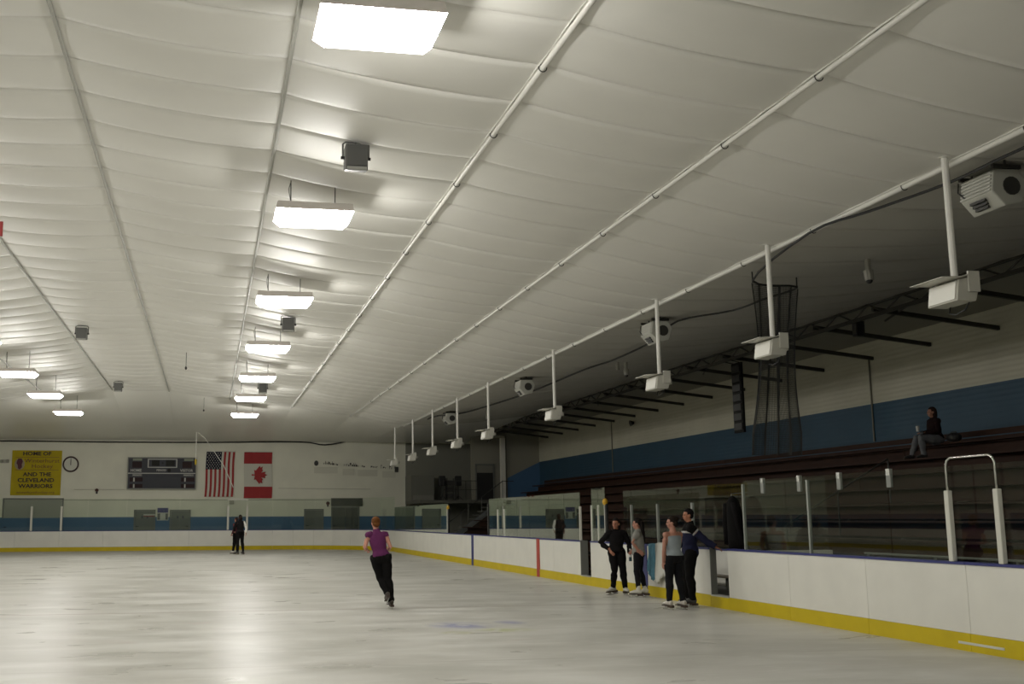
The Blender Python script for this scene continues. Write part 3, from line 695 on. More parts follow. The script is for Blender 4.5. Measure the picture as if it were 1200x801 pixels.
# chrome arch over two white posts on the near boards
t = thing('post_arch', 'thin chrome arch joining two white posts on the near boards', 'arch', (XG, 12.75, 1.12))
for y in (13.22, 12.28):
    k = MB(); k.box((9.58, y-.045, 1.12), (9.65, y+.045, 2.04)); bevel_obj(k.build('post', mat('white_post', (.66, .65, .58)), t), .012)
yc = [(13.22, 2.04), (13.22, 2.36), (13.19, 2.43), (13.12, 2.465), (12.38, 2.465), (12.31, 2.43), (12.28, 2.36), (12.28, 2.04)]
k = MB(); k.tube([(9.615, y, z) for y, z in yc], .016, 8, ref=(1,0,0)); k.build('chrome_tube', mat('chrome', (.7, .7, .66), .18, metal=1), t, smooth=True)

# ------------------------------------------------------------------ players bench, low wall behind it, return board
t = thing('bench_back_wall', 'low white wall behind the players bench', 'wall', (XB+.05, 24, 0))
for i in range(4):
    k = MB(); a = 29.5-2.6*i; k.box((XB+.0, a-2.595, 0), (XB+.09, a, .97)); k.build('panel', M_white, t)
k = MB(); k.box((XB-.02, 19.1, .97), (XB+.11, 29.5, 1.0)); k.build('cap_rail', M_bluecap, t)
k = MB(); k.box((XR+.11, 19.0, 0), (XB, 19.1, 1.1)); k.build('return_panel', M_white, t)
t = thing('players_bench', 'long dark wooden bench inside the boards behind the skaters', 'bench', (10.75, 24, 0))
for dx in (0, .17):
    k = MB(); k.box((10.68+dx, 19.6, .44), (10.83+dx, 28.8, .48)); k.build('seat_plank', mat('bench_wood', (.20, .17, .13), .5, noise=.2, stretch=(5, .5, 5)), t)
for y in (19.9, 22.1, 24.3, 26.5, 28.5):
    k = MB(); k.box((10.72, y-.03, .2), (10.77, y+.03, .44)); k.box((10.92, y-.03, .2), (10.97, y+.03, .44)); k.box((10.72, y-.03, .38), (10.97, y+.03, .44)); k.build('leg_frame', M_grey, t)
t = thing('bench_deck', 'raised dark rubber floor of the players bench', 'deck', (10.5, 24, 0)); k = MB(); k.box((XR+.12, 19.12, 0), (XB-.01, 29.4, .2)); k.build('deck_top', M_black, t)

# ================================================================== BLEACHERS
bl = thing('bleachers', 'dark brown wooden bleachers rising behind the near glass on the right', 'bleachers', (15, 30, 0))
rows = 9; Y0, Y1 = 4.0, 57.6; nseg = 5
row_me = {}
for i in range(rows):
    x = 17.2-.65*i; z = 3.42-.36*i
    for s_ in range(nseg):
        ya = Y0+(Y1-Y0)*s_/nseg+.01; yb = Y0+(Y1-Y0)*(s_+1)/nseg-.01
        L_ = yb-ya
        if 'seat' not in row_me:
            row_me['seat'] = MB().box((0, 0, -.04), (.14, L_, 0)).mesh('seat_plank', M_wood)
            row_me['foot'] = MB().box((0, 0, -.04), (.30, L_, 0)).mesh('foot_plank', M_wood)
            row_me['riser'] = MB().box((0, 0, 0), (.025, L_, .27)).mesh('riser_board', M_wood)
        base_ = parent_world(bl)
        for dx in (0, .15): inst(row_me['seat'], 'seat_plank', bl, np.array((x-.15+dx, ya, z))-base_)
        inst(row_me['foot'], 'foot_plank', bl, np.array((x-.47, ya, z-.38))-base_)
        inst(row_me['riser'], 'riser_board', bl, np.array((x+.16, ya, z-.33))-base_)
for s_ in range(nseg):     # back rest boards behind the top row
    ya = Y0+(Y1-Y0)*s_/nseg+.01; yb = Y0+(Y1-Y0)*(s_+1)/nseg-.01
    for dz in (0, .16):
        k = MB(); k.box((17.72, ya, 3.40+dz), (17.75, yb, 3.53+dz)); k.build('back_board', M_wood, bl)
for y in np.arange(Y0+1, Y1, 3.2):
    k = MB(); k.hexa([(11.6, y-.03, 0), (17.8, y-.03, 0), (17.8, y+.03, 0), (11.6, y+.03, 0), (11.6, y-.03, .05), (17.8, y-.03, 3.0), (17.8, y+.03, 3.0), (11.6, y+.03, .05)]); k.build('support_frame', M_steel, bl)
# aisle handrails seen through the glass
for i, y in enumerate((14.2, 22.0)):
    t = thing('handrail', ['thin dark handrail in the bleacher aisle behind the chrome arch', 'thin dark handrail in the bleacher aisle behind the near glass'][i], 'rail', (12, y, .9), 'bleacher handrails')
    k = MB(); k.tube([(12.05, y, 1.5), (14.6, y, 2.95)], .02, 6); k.build('rail', M_dark, t)
    for x in (12.1, 13.35, 14.6):
        zt = 1.5+(x-12.05)*.569; k = MB(); k.tube([(x, y, zt-.95), (x, y, zt)], .018, 6); k.build('post', M_dark, t)
t = thing('walkway_rail', 'grey pipe rail along the walkway in front of the bleachers', 'rail', (11.75, 14, 0))
for z in (1.05, .6):
    k = MB(); k.tube([(11.75, 5, z), (11.75, 18.6, z)], .022, 6); k.build('rail', M_grey, t)
for y in np.arange(5.2, 18.7, 1.9):
    k = MB(); k.tube([(11.75, y, -.05), (11.75, y, 1.05)], .022, 6); k.build('post', M_grey, t)

# ================================================================== BALCONY AND STAIRS IN THE FAR RIGHT CORNER
M_dk = mat('dim_paint', (.11, .11, .09), .6)
t = thing('balcony', 'dim grey balcony with a boxed front in the far right corner', 'balcony', (12.5, 64, 0))
k = MB(); k.box((11.6, 61.2, 2.55), (18.4, 65.98, 2.72)); k.build('deck', M_dk, t)
k = MB(); k.box((11.6, 63.9, 2.72), (12.95, 65.98, 4.2)); k.build('booth', mat('booth_paint', (.15, .15, .125), .6), t)
k = MB(); k.box((11.7, 63.86, 2.78), (12.9, 63.9, 3.05)); k.build('booth_panel', mat('booth_panel', (.2, .2, .17), .6), t)
for x in (11.75, 13.0, 14.4):
    k = MB(); k.tube([(x, 61.35, -.05), (x, 61.35, 2.55)], .05, 8); k.build('support_post', M_dk, t)
k = MB(); k.tube([(12.95, 61.3, 3.8), (14.9, 61.3, 3.8)], .02, 6); k.tube([(12.95, 61.3, 3.3), (14.9, 61.3, 3.3)], .014, 6); k.build('rail', M_dark, t)
for x in (12.95, 13.6, 14.25, 14.9):
    k = MB(); k.tube([(x, 61.3, 2.72), (x, 61.3, 3.8)], .018, 6); k.build('rail_post', M_dark, t)
for i, x in enumerate((13.15, 14.1)):
    q = thing('stage_speaker', ['black cabinet speaker on the balcony, left one', 'black cabinet speaker on the balcony, right one'][i], 'speaker', (x, 62.6, 2.72), 'balcony speakers')
    k = MB(); k.tube([(x, 62.6, 2.72), (x, 62.6, 3.55)], .025, 6)
    for a in range(3): k.tube([(x, 62.6, 3.0), (x+.3*math.cos(a*2.1), 62.6+.3*math.sin(a*2.1), 2.73)], .015, 5)
    k.build('tripod', M_black, q)
    k = MB(); k.box((x-.17, 62.45, 3.55), (x+.17, 62.75, 4.12)); bevel_obj(k.build('cabinet', M_black, q), .03)
q = thing('av_rack', 'dark equipment rack standing between the balcony speakers', 'rack', (13.65, 62.7, 2.72))
k = MB()
for x in (13.42, 13.88):
    for y in (62.5, 62.9): k.box((x-.02, y-.02, 2.72), (x+.02, y+.02, 4.0))
k.build('frame', M_black, q)
for i in range(3): k = MB(); k.box((13.44, 62.5, 2.85+.37*i), (13.86, 62.9, 3.1+.37*i)); k.build('unit', M_dark, q)
t = thing('staircase', 'dark closed staircase climbing right to the balcony', 'stairs', (13, 58.6, 0))
nst = 13; xa, xb, za, zb = 12.05, 15.5, .05, 2.72
for i in range(nst):
    x0 = xa+(xb-xa)*i/nst; z1 = za+(zb-za)*(i+1)/nst
    k = MB(); k.box((x0, 58.0, z1-.05), (x0+(xb-xa)/nst+.02, 59.4, z1)); k.build('tread', M_dk, t)
k = MB(); k.add([(xa, 57.95, -.05), (xb, 57.95, -.05), (xb, 57.95, zb-.25), (xa, 57.95, za-.02), (xa, 57.99, -.05), (xb, 57.99, -.05), (xb, 57.99, zb-.25), (xa, 57.99, za-.02)], [(0,1,2,3),(7,6,5,4),(0,4,5,1),(1,5,6,2),(2,6,7,3),(3,7,4,0)]); k.build('side_panel', mat('stair_side', (.035, .022, .015), .7), t)
k = MB(); k.hexa([(xa-.1, 57.93, za-.02), (xb, 57.93, zb-.24), (xb, 57.99, zb-.24), (xa-.1, 57.99, za-.02), (xa-.1, 57.93, za+.26), (xb, 57.93, zb+.04), (xb, 57.99, zb+.04), (xa-.1, 57.99, za+.26)]); k.build('stringer', mat('stringer_grey', (.13, .14, .14), .5), t)
k = MB(); k.tube([(xa, 57.96, za+1.1), (xb, 57.96, zb+.95), (xb+.6, 57.96, zb+.95)], .022, 6); k.build('handrail', M_dark, t)
for f in (0, .33, .66, 1):
    x = xa+(xb-xa)*f; z = za+(zb-za)*f; k = MB(); k.tube([(x, 57.96, z), (x, 57.96, z+1.0)], .018, 6); k.build('rail_post', M_grey, t)
k = MB(); k.box((15.5, 57.95, 2.55), (18.4, 61.2, 2.72)); k.build('landing', M_dk, t)

# ================================================================== THINGS ON THE FAR WALL
YW = 65.98
M_banner = mat('banner_yellow', (.46, .36, .003), .6, spec=.3, noise=.06, nscale=2); M_ink = mat('banner_ink', (.03, .015, .012), .6); M_ink2 = mat('banner_brown', (.17, .07, .012), .6)
t = thing('banner', 'yellow square vinyl banner with dark lettering on the end wall', 'banner', (-9.7, YW, 3.08))
k = MB()
nx_, nz_ = 8, 8; x0, x1, z0, z1 = -11.05, -8.33, 3.09, 5.62
vs = [(x0+(x1-x0)*i/nx_, YW-.02-.008*math.sin(i*1.3+j), z0+(z1-z0)*j/nz_) for j in range(nz_+1) for i in range(nx_+1)]
vs += [(x, YW-.005, z) for x, y, z in vs]; N_ = (nx_+1)*(nz_+1)
fs = [(j*(nx_+1)+i, j*(nx_+1)+i+1, (j+1)*(nx_+1)+i+1, (j+1)*(nx_+1)+i) for j in range(nz_) for i in range(nx_)]
fs += [tuple(N_+a for a in f)[::-1] for f in fs]
fs += [(i+1, i, N_+i, N_+i+1) for i in range(nx_)]+[(nz_*(nx_+1)+i, nz_*(nx_+1)+i+1, N_+nz_*(nx_+1)+i+1, N_+nz_*(nx_+1)+i) for i in range(nx_)]
k.add(vs, fs); k.build('cloth', M_banner, t)
cxb = (x0+x1)/2; yb_ = YW-.045
for txt, zz, sz, mm, dx, kw in [('HOME OF', 5.43, .30, M_ink, 0, dict(bold=.008)), ('Winterhurst', 5.03, .32, M_ink2, .28, {}), ('Hockey', 4.72, .32, M_ink2, .30, {}),
        ('AND THE', 4.26, .30, M_ink, .05, dict(bold=.008)), ('CLEVELAND', 3.93, .31, M_ink, 0, dict(bold=.008)), ('WARRIORS', 3.60, .31, M_ink, 0, dict(bold=.008)), ('winterhursthockey.org', 3.25, .19, M_ink2, 0, {})]:
    text(txt, sz, (cxb+dx, yb_, zz), mm, t, sx=1.18, **kw)
k = MB(); pr_ = [(-10.62+.27*math.cos(a), 4.85+.33*math.sin(a)) for a in np.linspace(0, 2*PI, 17)[:-1]]; k.prism(pr_, 1, yb_-.002, yb_+.01); k.build('crest_disc', mat('crest_grey', (.33, .27, .16), .6), t)
k = MB(); pr_ = [(-10.62+x, 4.87+z) for x, z in [(-.14, .16), (-.08, .30), (.10, .28), (.17, .12), (.12, -.05), (.14, -.2), (.02, -.33), (-.08, -.26), (-.10, -.08), (-.17, .02)]]; k.prism(pr_, 1, yb_-.012, yb_+.0); k.build('crest_figure', mat('crest_maroon', (.10, .02, .03), .6), t)
for zz in (5.22, 4.50):
    k = MB(); k.box((x0+.2, yb_-.002, zz), (x1-.15, yb_+.004, zz+.022)); k.build('rule_line', M_ink2, t)

t = thing('wall_clock', 'round wall clock with a dark rim beside the yellow banner', 'clock', (-7.83, YW, 4.85))
k = MB(); n = 28
for a in range(n): 
    a0, a1 = 2*PI*a/n, 2*PI*(a+1)/n; k.tube([(-7.83+.41*math.cos(a0), YW-.05, 4.85+.41*math.sin(a0)), (-7.83+.41*math.cos(a1), YW-.05, 4.85+.41*math.sin(a1))], .045, 6, caps=False, ref=(0,1,0))
k.build('rim', mat('clock_rim', (.035, .012, .012), .4), t, smooth=True)
k = MB(); k.prism([(-7.83+.40*math.cos(a), 4.85+.40*math.sin(a)) for a in np.linspace(0, 2*PI, 29)[:-1]], 1, YW-.04, YW-.01); k.build('face', mat('clock_face', (.60, .60, .52), .4), t)
for nm, w_, h_ in (('minute_hand', .014, .34), ('hour_hand', .02, .24)):
    k = MB(); k.box((-7.83-w_, YW-.055, 4.80), (-7.83+w_, YW-.047, 4.85+h_)); k.build(nm, M_black, t)

t = thing('scoreboard', 'dark grey hockey scoreboard on the end wall', 'scoreboard', (-2.72, YW, 3.47))
M_sb = mat('scoreboard_grey', (.050, .052, .064), .6, spec=.3); M_sbw = mat('scoreboard_white', (.50, .50, .47), .5); M_dig = mat('digit_window', (.022, .006, .007), .5, spec=.2); M_digg = mat('clock_window', (.010, .010, .007), .5, spec=.2)
xa, xb, za, zb = -4.62, -.82, 3.48, 5.22; YS = YW-.16
k = MB(); k.box((xa, YS, za), (xb, YW, zb)); bevel_obj(k.build('cabinet', M_sb, t), .02)
k = MB()
for b in (((xa-.05, za-.06), (xb+.05, za)), ((xa-.05, zb), (xb+.05, zb+.05)), ((xa-.05, za), (xa, zb)), ((xb, za), (xb+.05, zb))): k.box((b[0][0], YS-.01, b[0][1]), (b[1][0], YW, b[1][1]))
k.build('frame', mat('scoreboard_frame', (.26, .26, .22), .5), t)
def sbx(px): return xa+(px-310)/(1090-310)*(xb-xa)          # from the enlarged crop
def sbz(py): return zb-(py-258)/(622-258)*(zb-za)
def plate(nm, p0, p1, q0, q1, m_, d=.012):
    k = MB(); k.box((sbx(p0), YS-d, sbz(q1)), (sbx(p1), YS+.002, sbz(q0))); return k.build(nm, m_, t)
for p0, p1 in ((355, 465), (935, 1045)): plate('score_window', p0, p1, 302, 375, M_dig)
for p0, p1 in ((580, 668), (742, 845)): plate('clock_window', p0, p1, 285, 352, M_digg, .02)
for p0, p1, q0, q1 in ((532, 545, 272, 372), (862, 875, 272, 372), (532, 875, 268, 277), (532, 875, 364, 374)): plate('clock_border', p0, p1, q0, q1, M_sbw)
plate('period_window', 765, 800, 385, 425, M_digg)
for p0, p1 in ((310, 532), (532, 875), (875, 1090)): plate('divider_line', p0, p1, 436, 446, M_sbw)
for p0, p1 in ((330, 480), (925, 1080)):
    for q0, q1 in ((492, 540), (570, 615)): plate('penalty_window', p0, p1, q0, q1, M_dig)
    mid = 380 if p0 < 500 else 970
    for q0, q1 in ((495, 540), (572, 615)): plate('penalty_mark', mid-8, mid+8, q0, q1, M_sbw, .02)
    plate('caption_plate', p0+30, p1-10, 452, 474, mat('caption_grey', (.22, .22, .2), .5))
    plate('sponsor_plate', p0+30, p1-15, 264, 290, mat('sponsor_green', (.22, .25, .18), .5))
for a, b in ((575, 'x'),): pass
text('HOME', .22, (sbx(400), YS-.015, sbz(408)), M_sbw, t, bold=.006); text('VISITOR', .20, (sbx(985), YS-.015, sbz(408)), M_sbw, t, bold=.005); text('PERIOD', .16, (sbx(692), YS-.015, sbz(405)), M_sbw, t, bold=.003)
text('PENALTY', .11, (sbx(412), YS-.022, sbz(464)), M_sbw, t); text('PENALTY', .11, (sbx(995), YS-.022, sbz(464)), M_sbw, t)
k = MB(); k.ell((sbx(704), YS-.02, sbz(318)), (.05, .02, .05), 8, 6); k.build('goal_lamp', M_black, t)

# flags
def cloth_strip(k, x0, x1, z0, z1, y, amp, mi, seg=3):
    n = 14; nx_ = seg
    for i in range(nx_):
        for j in range(n):
            def P(a, b): 
                x = x0+(x1-x0)*a/nx_; z = z0+(z1-z0)*b/n
                return (x+.02*math.sin(z*2.2), y-amp*math.sin(x*5+z*.8), z)
            k.quad(P(i, j), P(i+1, j), P(i+1, j+1), P(i, j+1), mi)
M_fr = mat('flag_red', (.33, .018, .020), .7); M_fw = mat('flag_white', (.58, .57, .50), .7); M_fb = mat('flag_blue', (.016, .018, .036), .8, spec=.2)
t = thing('american_flag', 'american flag hung vertically on the end wall, blue canton at top left', 'flag', (.6, YW, 3.0))
x0, x1, z0, z1 = -.24, 1.40, 3.0, 5.61; sw_ = (x1-x0)/13; lean = .09
k = MB()
for i in range(13):
    top = z1 if i >= 7 else z1-1.02
    cloth_strip(k, x0+sw_*i, x0+sw_*(i+1), z0, top, YW-.05, .012, i % 2, 1)
cloth_strip(k, x0, x0+sw_*7, z1-1.02, z1, YW-.05, .012, 2, 5)
for v in range(len(k.v)):
    x, y, z = k.v[v]; k.v[v] = (x+lean*(z-z0)/(z1-z0)-lean*.5, y, z)
fo = k.build('flag_cloth', [M_fr, M_fw, M_fb], t); so = fo.modifiers.new('solid', 'SOLIDIFY'); so.thickness = .01
for r_ in range(9):
    for c_ in range(6 if r_ % 2 == 0 else 5):
        px = x0+.07+(c_+(0 if r_ % 2 == 0 else .5))*.145; pz = z1-.10-r_*.105
        px += lean*(pz-z0)/(z1-z0)-lean*.5
        s_ = MB(); pts = [(px+(.040 if q % 2 == 0 else .016)*math.sin(q*PI/5), pz+(.040 if q % 2 == 0 else .016)*math.cos(q*PI/5)) for q in range(10)]
        s_.prism(pts, 1, YW-.078, YW-.07); s_.build('star', M_fw, fo)
k = MB(); k.tube([(x0+.03, YW-.03, z1+.01), (x1+.06, YW-.03, z1+.01)], .018, 6); k.build('hanging_rod', M_alu, t)
t = thing('canadian_flag', 'canadian flag hung vertically on the end wall with a red maple leaf', 'flag', (2.8, YW, 2.9))
x0, x1, z0, z1 = 1.98, 3.62, 2.92, 5.60; zq = (z1-z0)/4
k = MB(); cloth_strip(k, x0, x1, z0, z0+zq, YW-.05, .012, 0, 6); cloth_strip(k, x0, x1, z0+zq, z1-zq, YW-.05, .012, 1, 6); cloth_strip(k, x0, x1, z1-zq, z1, YW-.05, .012, 0, 6)
fo = k.build('flag_cloth', [M_fr, M_fw], t); so = fo.modifiers.new('solid', 'SOLIDIFY'); so.thickness = .01
half = [(0, 1), (.11, .74), (.30, .84), (.23, .42), (.44, .60), (.50, .50), (.80, .55), (.70, .34), (.86, .26), (.42, -.10), (.48, -.26), (.05, -.19), (.07, -.48)]
leaf = half+[(-a, b) for a, b in half[::-1][:-1]]
k = MB(); pts = [(2.72+b*.62, 4.27-a*.62) for a, b in leaf]; k.prism(pts, 1, YW-.10, YW-.075); o = k.build('maple_leaf', M_fr, fo)
k = MB(); k.tube([(x0, YW-.03, z1+.01), (x1, YW-.03, z1+.01)], .018, 6); k.build('hanging_rod', M_alu, t)

# long lettered sign on the wall (too far to read: rows of small dark marks) with faint plaques under it
t = thing('wall_sign', 'long row of small dark lettering with pale plaques below, right of the flags', 'sign', (8.5, YW, 4.4))
k = MB(); k.prism([(6.22+.13*math.cos(a), 4.98+.16*math.sin(a)) for a in np.linspace(0, 2*PI, 13)[:-1]], 1, YW-.03, YW); k.build('emblem', M_dark, t)
k = MB(); k.box((10.95, YW-.03, 4.46), (11.17, YW, 4.78)); k.build('end_emblem', M_dark, t)
r_ = random.Random(3); x = 6.65; kk = MB()
while x < 10.8:
    if r_.random() < .14: x += .16; continue
    w_ = .05+.05*r_.random(); h_ = .10+.11*(r_.random() < .3); zz = 4.91-(x-6.65)*.065
    kk.box((x, YW-.02, zz), (x+.022, YW, zz+h_)); kk.box((x, YW-.02, zz+h_*r_.choice([.0, .4, .8])), (x+w_, YW, zz+h_*r_.choice([.0, .4, .8])+.03)); x += w_+.035
o = kk.build('lettering_row', mat('sign_letters', (.07, .06, .05), .6), t)
for i, (a, b) in enumerate(((6.1, 7.5), (7.8, 8.5), (8.7, 9.9), (10.2, 11.0))):
    k = MB(); zz = 4.38-(a-6.1)*.06; k.box((a, YW-.02, zz), (b, YW, zz+.38)); k.build('plaque', mat('plaque_grey', (.62, .61, .51), .6), t)

# poster, alarms, boxes on the far wall
t = thing('poster', 'small blue and white poster between the two doors', 'poster', (-2.6, YW, 1.7))
k = MB(); k.box((-2.93, YW-.03, 1.66), (-2.28, YW, 2.38)); k.build('board', mat('poster_white', (.5, .5, .45), .5), t)
k = MB(); k.box((-2.90, YW-.036, 2.1), (-2.31, YW-.028, 2.36)); k.build('blue_heading', mat('poster_blue', (.03, .03, .16), .5), t)
k = MB(); k.box((-2.90, YW-.036, 1.70), (-2.75, YW-.028, 2.05)); k.box((-2.45, YW-.036, 1.70), (-2.31, YW-.028, 2.05)); k.build('dark_block', mat('poster_dark', (.08, .09, .09), .5), t)
k = MB(); k.box((-2.70, YW-.04, 1.92), (-2.5, YW-.028, 1.99)); k.build('white_line', M_sbw, t)
t = thing('two_bar_strip', 'narrow red and white notice across the left grey door', 'sign', (-3.6, YW-.08, 2.0))  # thin white bar over a thin red bar, in front of the door
k = MB(); k.box((-3.68, YW-.09, 1.94), (-3.02, YW-.06, 2.02)); k.build('white_bar', M_sbw, t); k = MB(); k.box((-3.68, YW-.09, 1.87), (-3.08, YW-.06, 1.935)); k.build('red_bar', mat('strip_red', (.22, .04, .03), .5), t)
for nm, lab, x, z, s_ in (('alarm_bell', 'small dark red alarm bell on the wall below the clock', -6.33, 3.38, .10), ('alarm_horn', 'small dark alarm horn beside the wide dark door', 6.93, 2.62, .11)):
    t = thing(nm, lab, 'alarm', (x, YW, z)); k = MB(); k.tube([(x, YW, z), (x, YW-.10, z), (x, YW-.13, z)], [s_, s_*.95, s_*.4], 10, ref=(0,0,1)); k.build('bell', mat('bell_red', (.07, .02, .015), .5), t)
    k = MB(); k.box((x-.05, YW-.04, z-.2), (x+.05, YW, z-.1)); k.build('box', M_dark, t)
t = thing('exit_sign', 'small grey sign box above the white gate posts', 'sign', (1.3, YW, 2.62)); k = MB(); k.box((1.17, YW-.1, 2.58), (1.43, YW, 2.78)); k.build('box', mat('box_grey', (.30, .29, .22), .5), t); k = MB(); k.box((1.2, YW-.105, 2.61), (1.4, YW-.1, 2.75)); k.build('face', mat('box_face', (.36, .35, .27), .5), t)
t = thing('vent_cap', 'small grey vent fitting at the left edge of the end wall', 'vent', (-11.5, YW, 5.0)); k = MB(); k.tube([(-11.6, YW, 5.0), (-11.6, YW-.12, 5.0)], [.1, .08], 10); k.tube([(-11.3, YW, 5.02), (-11.3, YW-.12, 5.02)], [.1, .08], 10); k.build('caps', mat('vent_grey', (.33, .32, .26), .5), t); k = MB(); k.box((-11.7, YW-.02, 4.9), (-11.2, YW, 5.1)); k.build('plate', mat('vent_plate', (.44, .43, .36), .5), t)
# white pull cord and yellow-tipped pole
t = thing('net_pole', 'thin white pole with a yellow tip hanging beside the scoreboard', 'pole', (-.75, 62.8, 4.6))
p0, p1 = at_y(230, 468, 62.8), at_y(229.5, 538, 62.8)
k = MB(); k.tube([(p1[0], 62.8, zc(p1[0], 62.8)), p1], .028, 6); k.build('rod', mat('rod_white', (.78, .77, .70), .5), t)
k = MB(); k.tube([p1, p1-np.array([0, 0, .3])], [.07, .05], 8); k.build('tip', mat('tip_yellow', (.55, .40, .02), .5), t)
t = thing('pull_cord', 'thin white cord slanting across the american flag', 'cord', (.3, 62.8, 5.0))
k = MB(); k.tube([(p1[0]+.05, 62.8, zc(p1[0], 62.8)), at_y(240, 513, 62.8), at_y(262, 545, 62.8), at_y(273.5, 571, 62.8)], .02, 5); k.build('line', mat('rod_white', (.55, .54, .47)), t)

# ================================================================== PEOPLE
def seg_dist(P, a, b):
    ab = b-a; t = np.clip(((P-a)@ab)/(ab@ab+1e-12), 0, 1); return np.linalg.norm(P-(a+t[:, None]*ab), axis=1), t
def remesh(mb, vox, smooth=6):
    o = bpy.data.objects.new('tmp', mb.mesh('tmp', M_white)); C.objects.link(o)
    r = o.modifiers.new('r', 'REMESH'); r.mode = 'VOXEL'; r.voxel_size = vox
    s = o.modifiers.new('s', 'SMOOTH'); s.factor = .5; s.iterations = smooth
    dg = bpy.context.evaluated_depsgraph_get(); me = bpy.data.meshes.new_from_object(o.evaluated_get(dg))
    bpy.data.objects.remove(o); me.polygons.foreach_set('use_smooth', [True]*len(me.polygons)); return me
def add_hand(mb, wrist, direc, palm_n, side, curl=.35, s=1.0):
    """palm plus five fingers; direc = along the hand, palm_n = palm normal, side = +1 thumb on the cross side"""
    d = np.array(direc, float); d /= np.linalg.norm(d); n = np.array(palm_n, float); n -= d*(n@d); n /= np.linalg.norm(n); w = np.cross(d, n)*side
    w0 = np.array(wrist, float); pl = w0+d*.085*s
    mb.tube([w0-d*.02, w0+d*.02*s, w0+d*.055*s, pl, pl+d*.008], [.026*s, .034*s, .040*s, .040*s, .028*s], 10, ref=tuple(n), ry=[.022*s, .016*s, .015*s, .013*s, .010*s])
    for off, L_ in ((-.030, .062), (-.010, .072), (.010, .078), (.030, .070)):
        b = pl+w*off*s; c1 = b+(d*math.cos(curl*.6)+n*math.sin(curl*.6))*L_*.45*s; c2 = c1+(d*math.cos(curl*1.5)+n*math.sin(curl*1.5))*L_*.32*s; c3 = c2+(d*math.cos(curl*2.3)+n*math.sin(curl*2.3))*L_*.25*s
        mb.tube([b-d*.015, b, c1, c2, c3], [.0095*s, .0095*s, .009*s, .0085*s, .006*s], 7, ref=tuple(w))
    b = w0+d*.028*s+w*.030*s; c1 = b+(d*.55+w*.75+n*.25)*.034*s; c2 = c1+(d*.85+w*.3+n*.4)*.032*s
    mb.tube([b-w*.015, b, c1, c2], [.013*s, .012*s, .0105*s, .008*s], 7, ref=tuple(n))
def make_person(label, loc, heading, J, clothes, skin=(.45, .27, .18), hair=None, skates=None, H=1.7, head_turn=0, head_tilt=0, vox=.011, fem=True, group=None, boots=True, hand_dir=None, build=1.0):
    """J: joints in metres, facing +Y, right = +X.  keys: hip, chest, neck, head, and for L/R: sh, el, wr, hp, kn, an, toe(dir)"""
    t = thing('person', label, 'person', loc, group or 'skaters and spectators', rotz=heading)
    J = {k: np.array(v, float) for k, v in J.items()}
    mb = MB(); bones = []
    def bone(nm, a, b, r): bones.append((nm, np.array(a, float), np.array(b, float), r))
    B = build
    hp, ch, nk, hd = J['hip'], J['chest'], J['neck'], J['head']
    fw = np.array(J.get('front', (0, 1, 0)), float)
    sw_ = np.cross(ch-hp, fw); sw_ /= np.linalg.norm(sw_)
    wa = (hp*.55+ch*.45)
    sh_mid = (J['shL']+J['shR'])/2
    up = (ch-hp)/np.linalg.norm(ch-hp)
    pw = .165 if fem else .160; ww = .125 if fem else .145; cw = .150 if fem else .175
    # torso as one loft
    mb.tube([hp-up*.10, hp-up*.05, hp+up*.03, wa, ch, (ch+sh_mid)/2+up*.02, sh_mid+up*.015, nk-up*.01],
            [.10*B, .145*B, pw*B, ww*B, cw*B, (cw+.005)*B, .125*B, .055], 20, ref=tuple(fw),
            ry=[.085*B, .115*B, .125*B, .100*B, .120*B, .110*B, .075*B, .055])
    bone('torso', hp-up*.06, sh_mid, .15)
    mb.tube([nk-up*.04, nk+(hd-nk)*.3, hd-np.array([0, 0, .04])], [.062, .054, .052], 12); bone('neck', nk, hd-(hd-nk)*.35, .055)
    for s in 'LR':
        sg = -1 if s == 'L' else 1
        sh, el, wr = J['sh'+s], J['el'+s], J['wr'+s]
        mb.ell(sh-np.array([0, 0, .01]), (.054*B, .054*B, .056*B), 12, 8)
        u1 = sh+(el-sh)*.35; f1 = el+(wr-el)*.28
        mb.tube([sh+(sh_mid-sh)*.35, sh, u1, el, f1, wr], [.058*B, .055*B, .047*B, .038*B, .040*B, .026*B], 12); bone('uarm'+s, sh, el, .05); bone('farm'+s, el, wr, .04)
        hd_ = np.array(hand_dir[s], float) if hand_dir and s in hand_dir else (wr-el)
        pn = np.array([-sg, .0, 0.]) if abs((hd_/np.linalg.norm(hd_))[2]) > .5 else np.array([0, 0, -1.])
        add_hand(mb, wr, hd_, pn, 1 if s == 'L' else -1, s=1.0); bone('hand'+s, wr, wr+hd_/np.linalg.norm(hd_)*.17, .03)
        h_, kn, an = J['hp'+s], J['kn'+s], J['an'+s]
        ca = kn+(an-kn)*.3; th = h_+(kn-h_)*.4
        back = -fw*.015
        mb.tube([h_+up*.05, h_, th, kn, ca+back, kn+(an-kn)*.7, an], [.085*B, .098*B, .080*B, .055*B, .058*B, .042*B, .036*B], 14); bone('thigh'+s, h_, kn, .08); bone('shin'+s, kn, an, .05)
        mb.ell(h_+np.array([0, 0, .02])-fw*.035, (.085*B, .09*B, .10*B), 12, 8)
    # head
    yaw = Matrix.Rotation(head_turn, 3, 'Z') @ Matrix.Rotation(head_tilt, 3, 'X')
    base_h = math.atan2(fw[0], fw[1]); Rz = Matrix.Rotation(-base_h, 3, 'Z') @ yaw
    def HP(x, y, z): return tuple(hd+np.array(Rz @ Vector((x, y, z))))
    hm = MB(); hm.ell((0, -.012, .035), (.076, .094, .088), 18, 12); hm.ell((0, .018, -.045), (.056, .066, .068), 14, 10); hm.ell((0, .045, -.085), (.030, .030, .024), 10, 8)
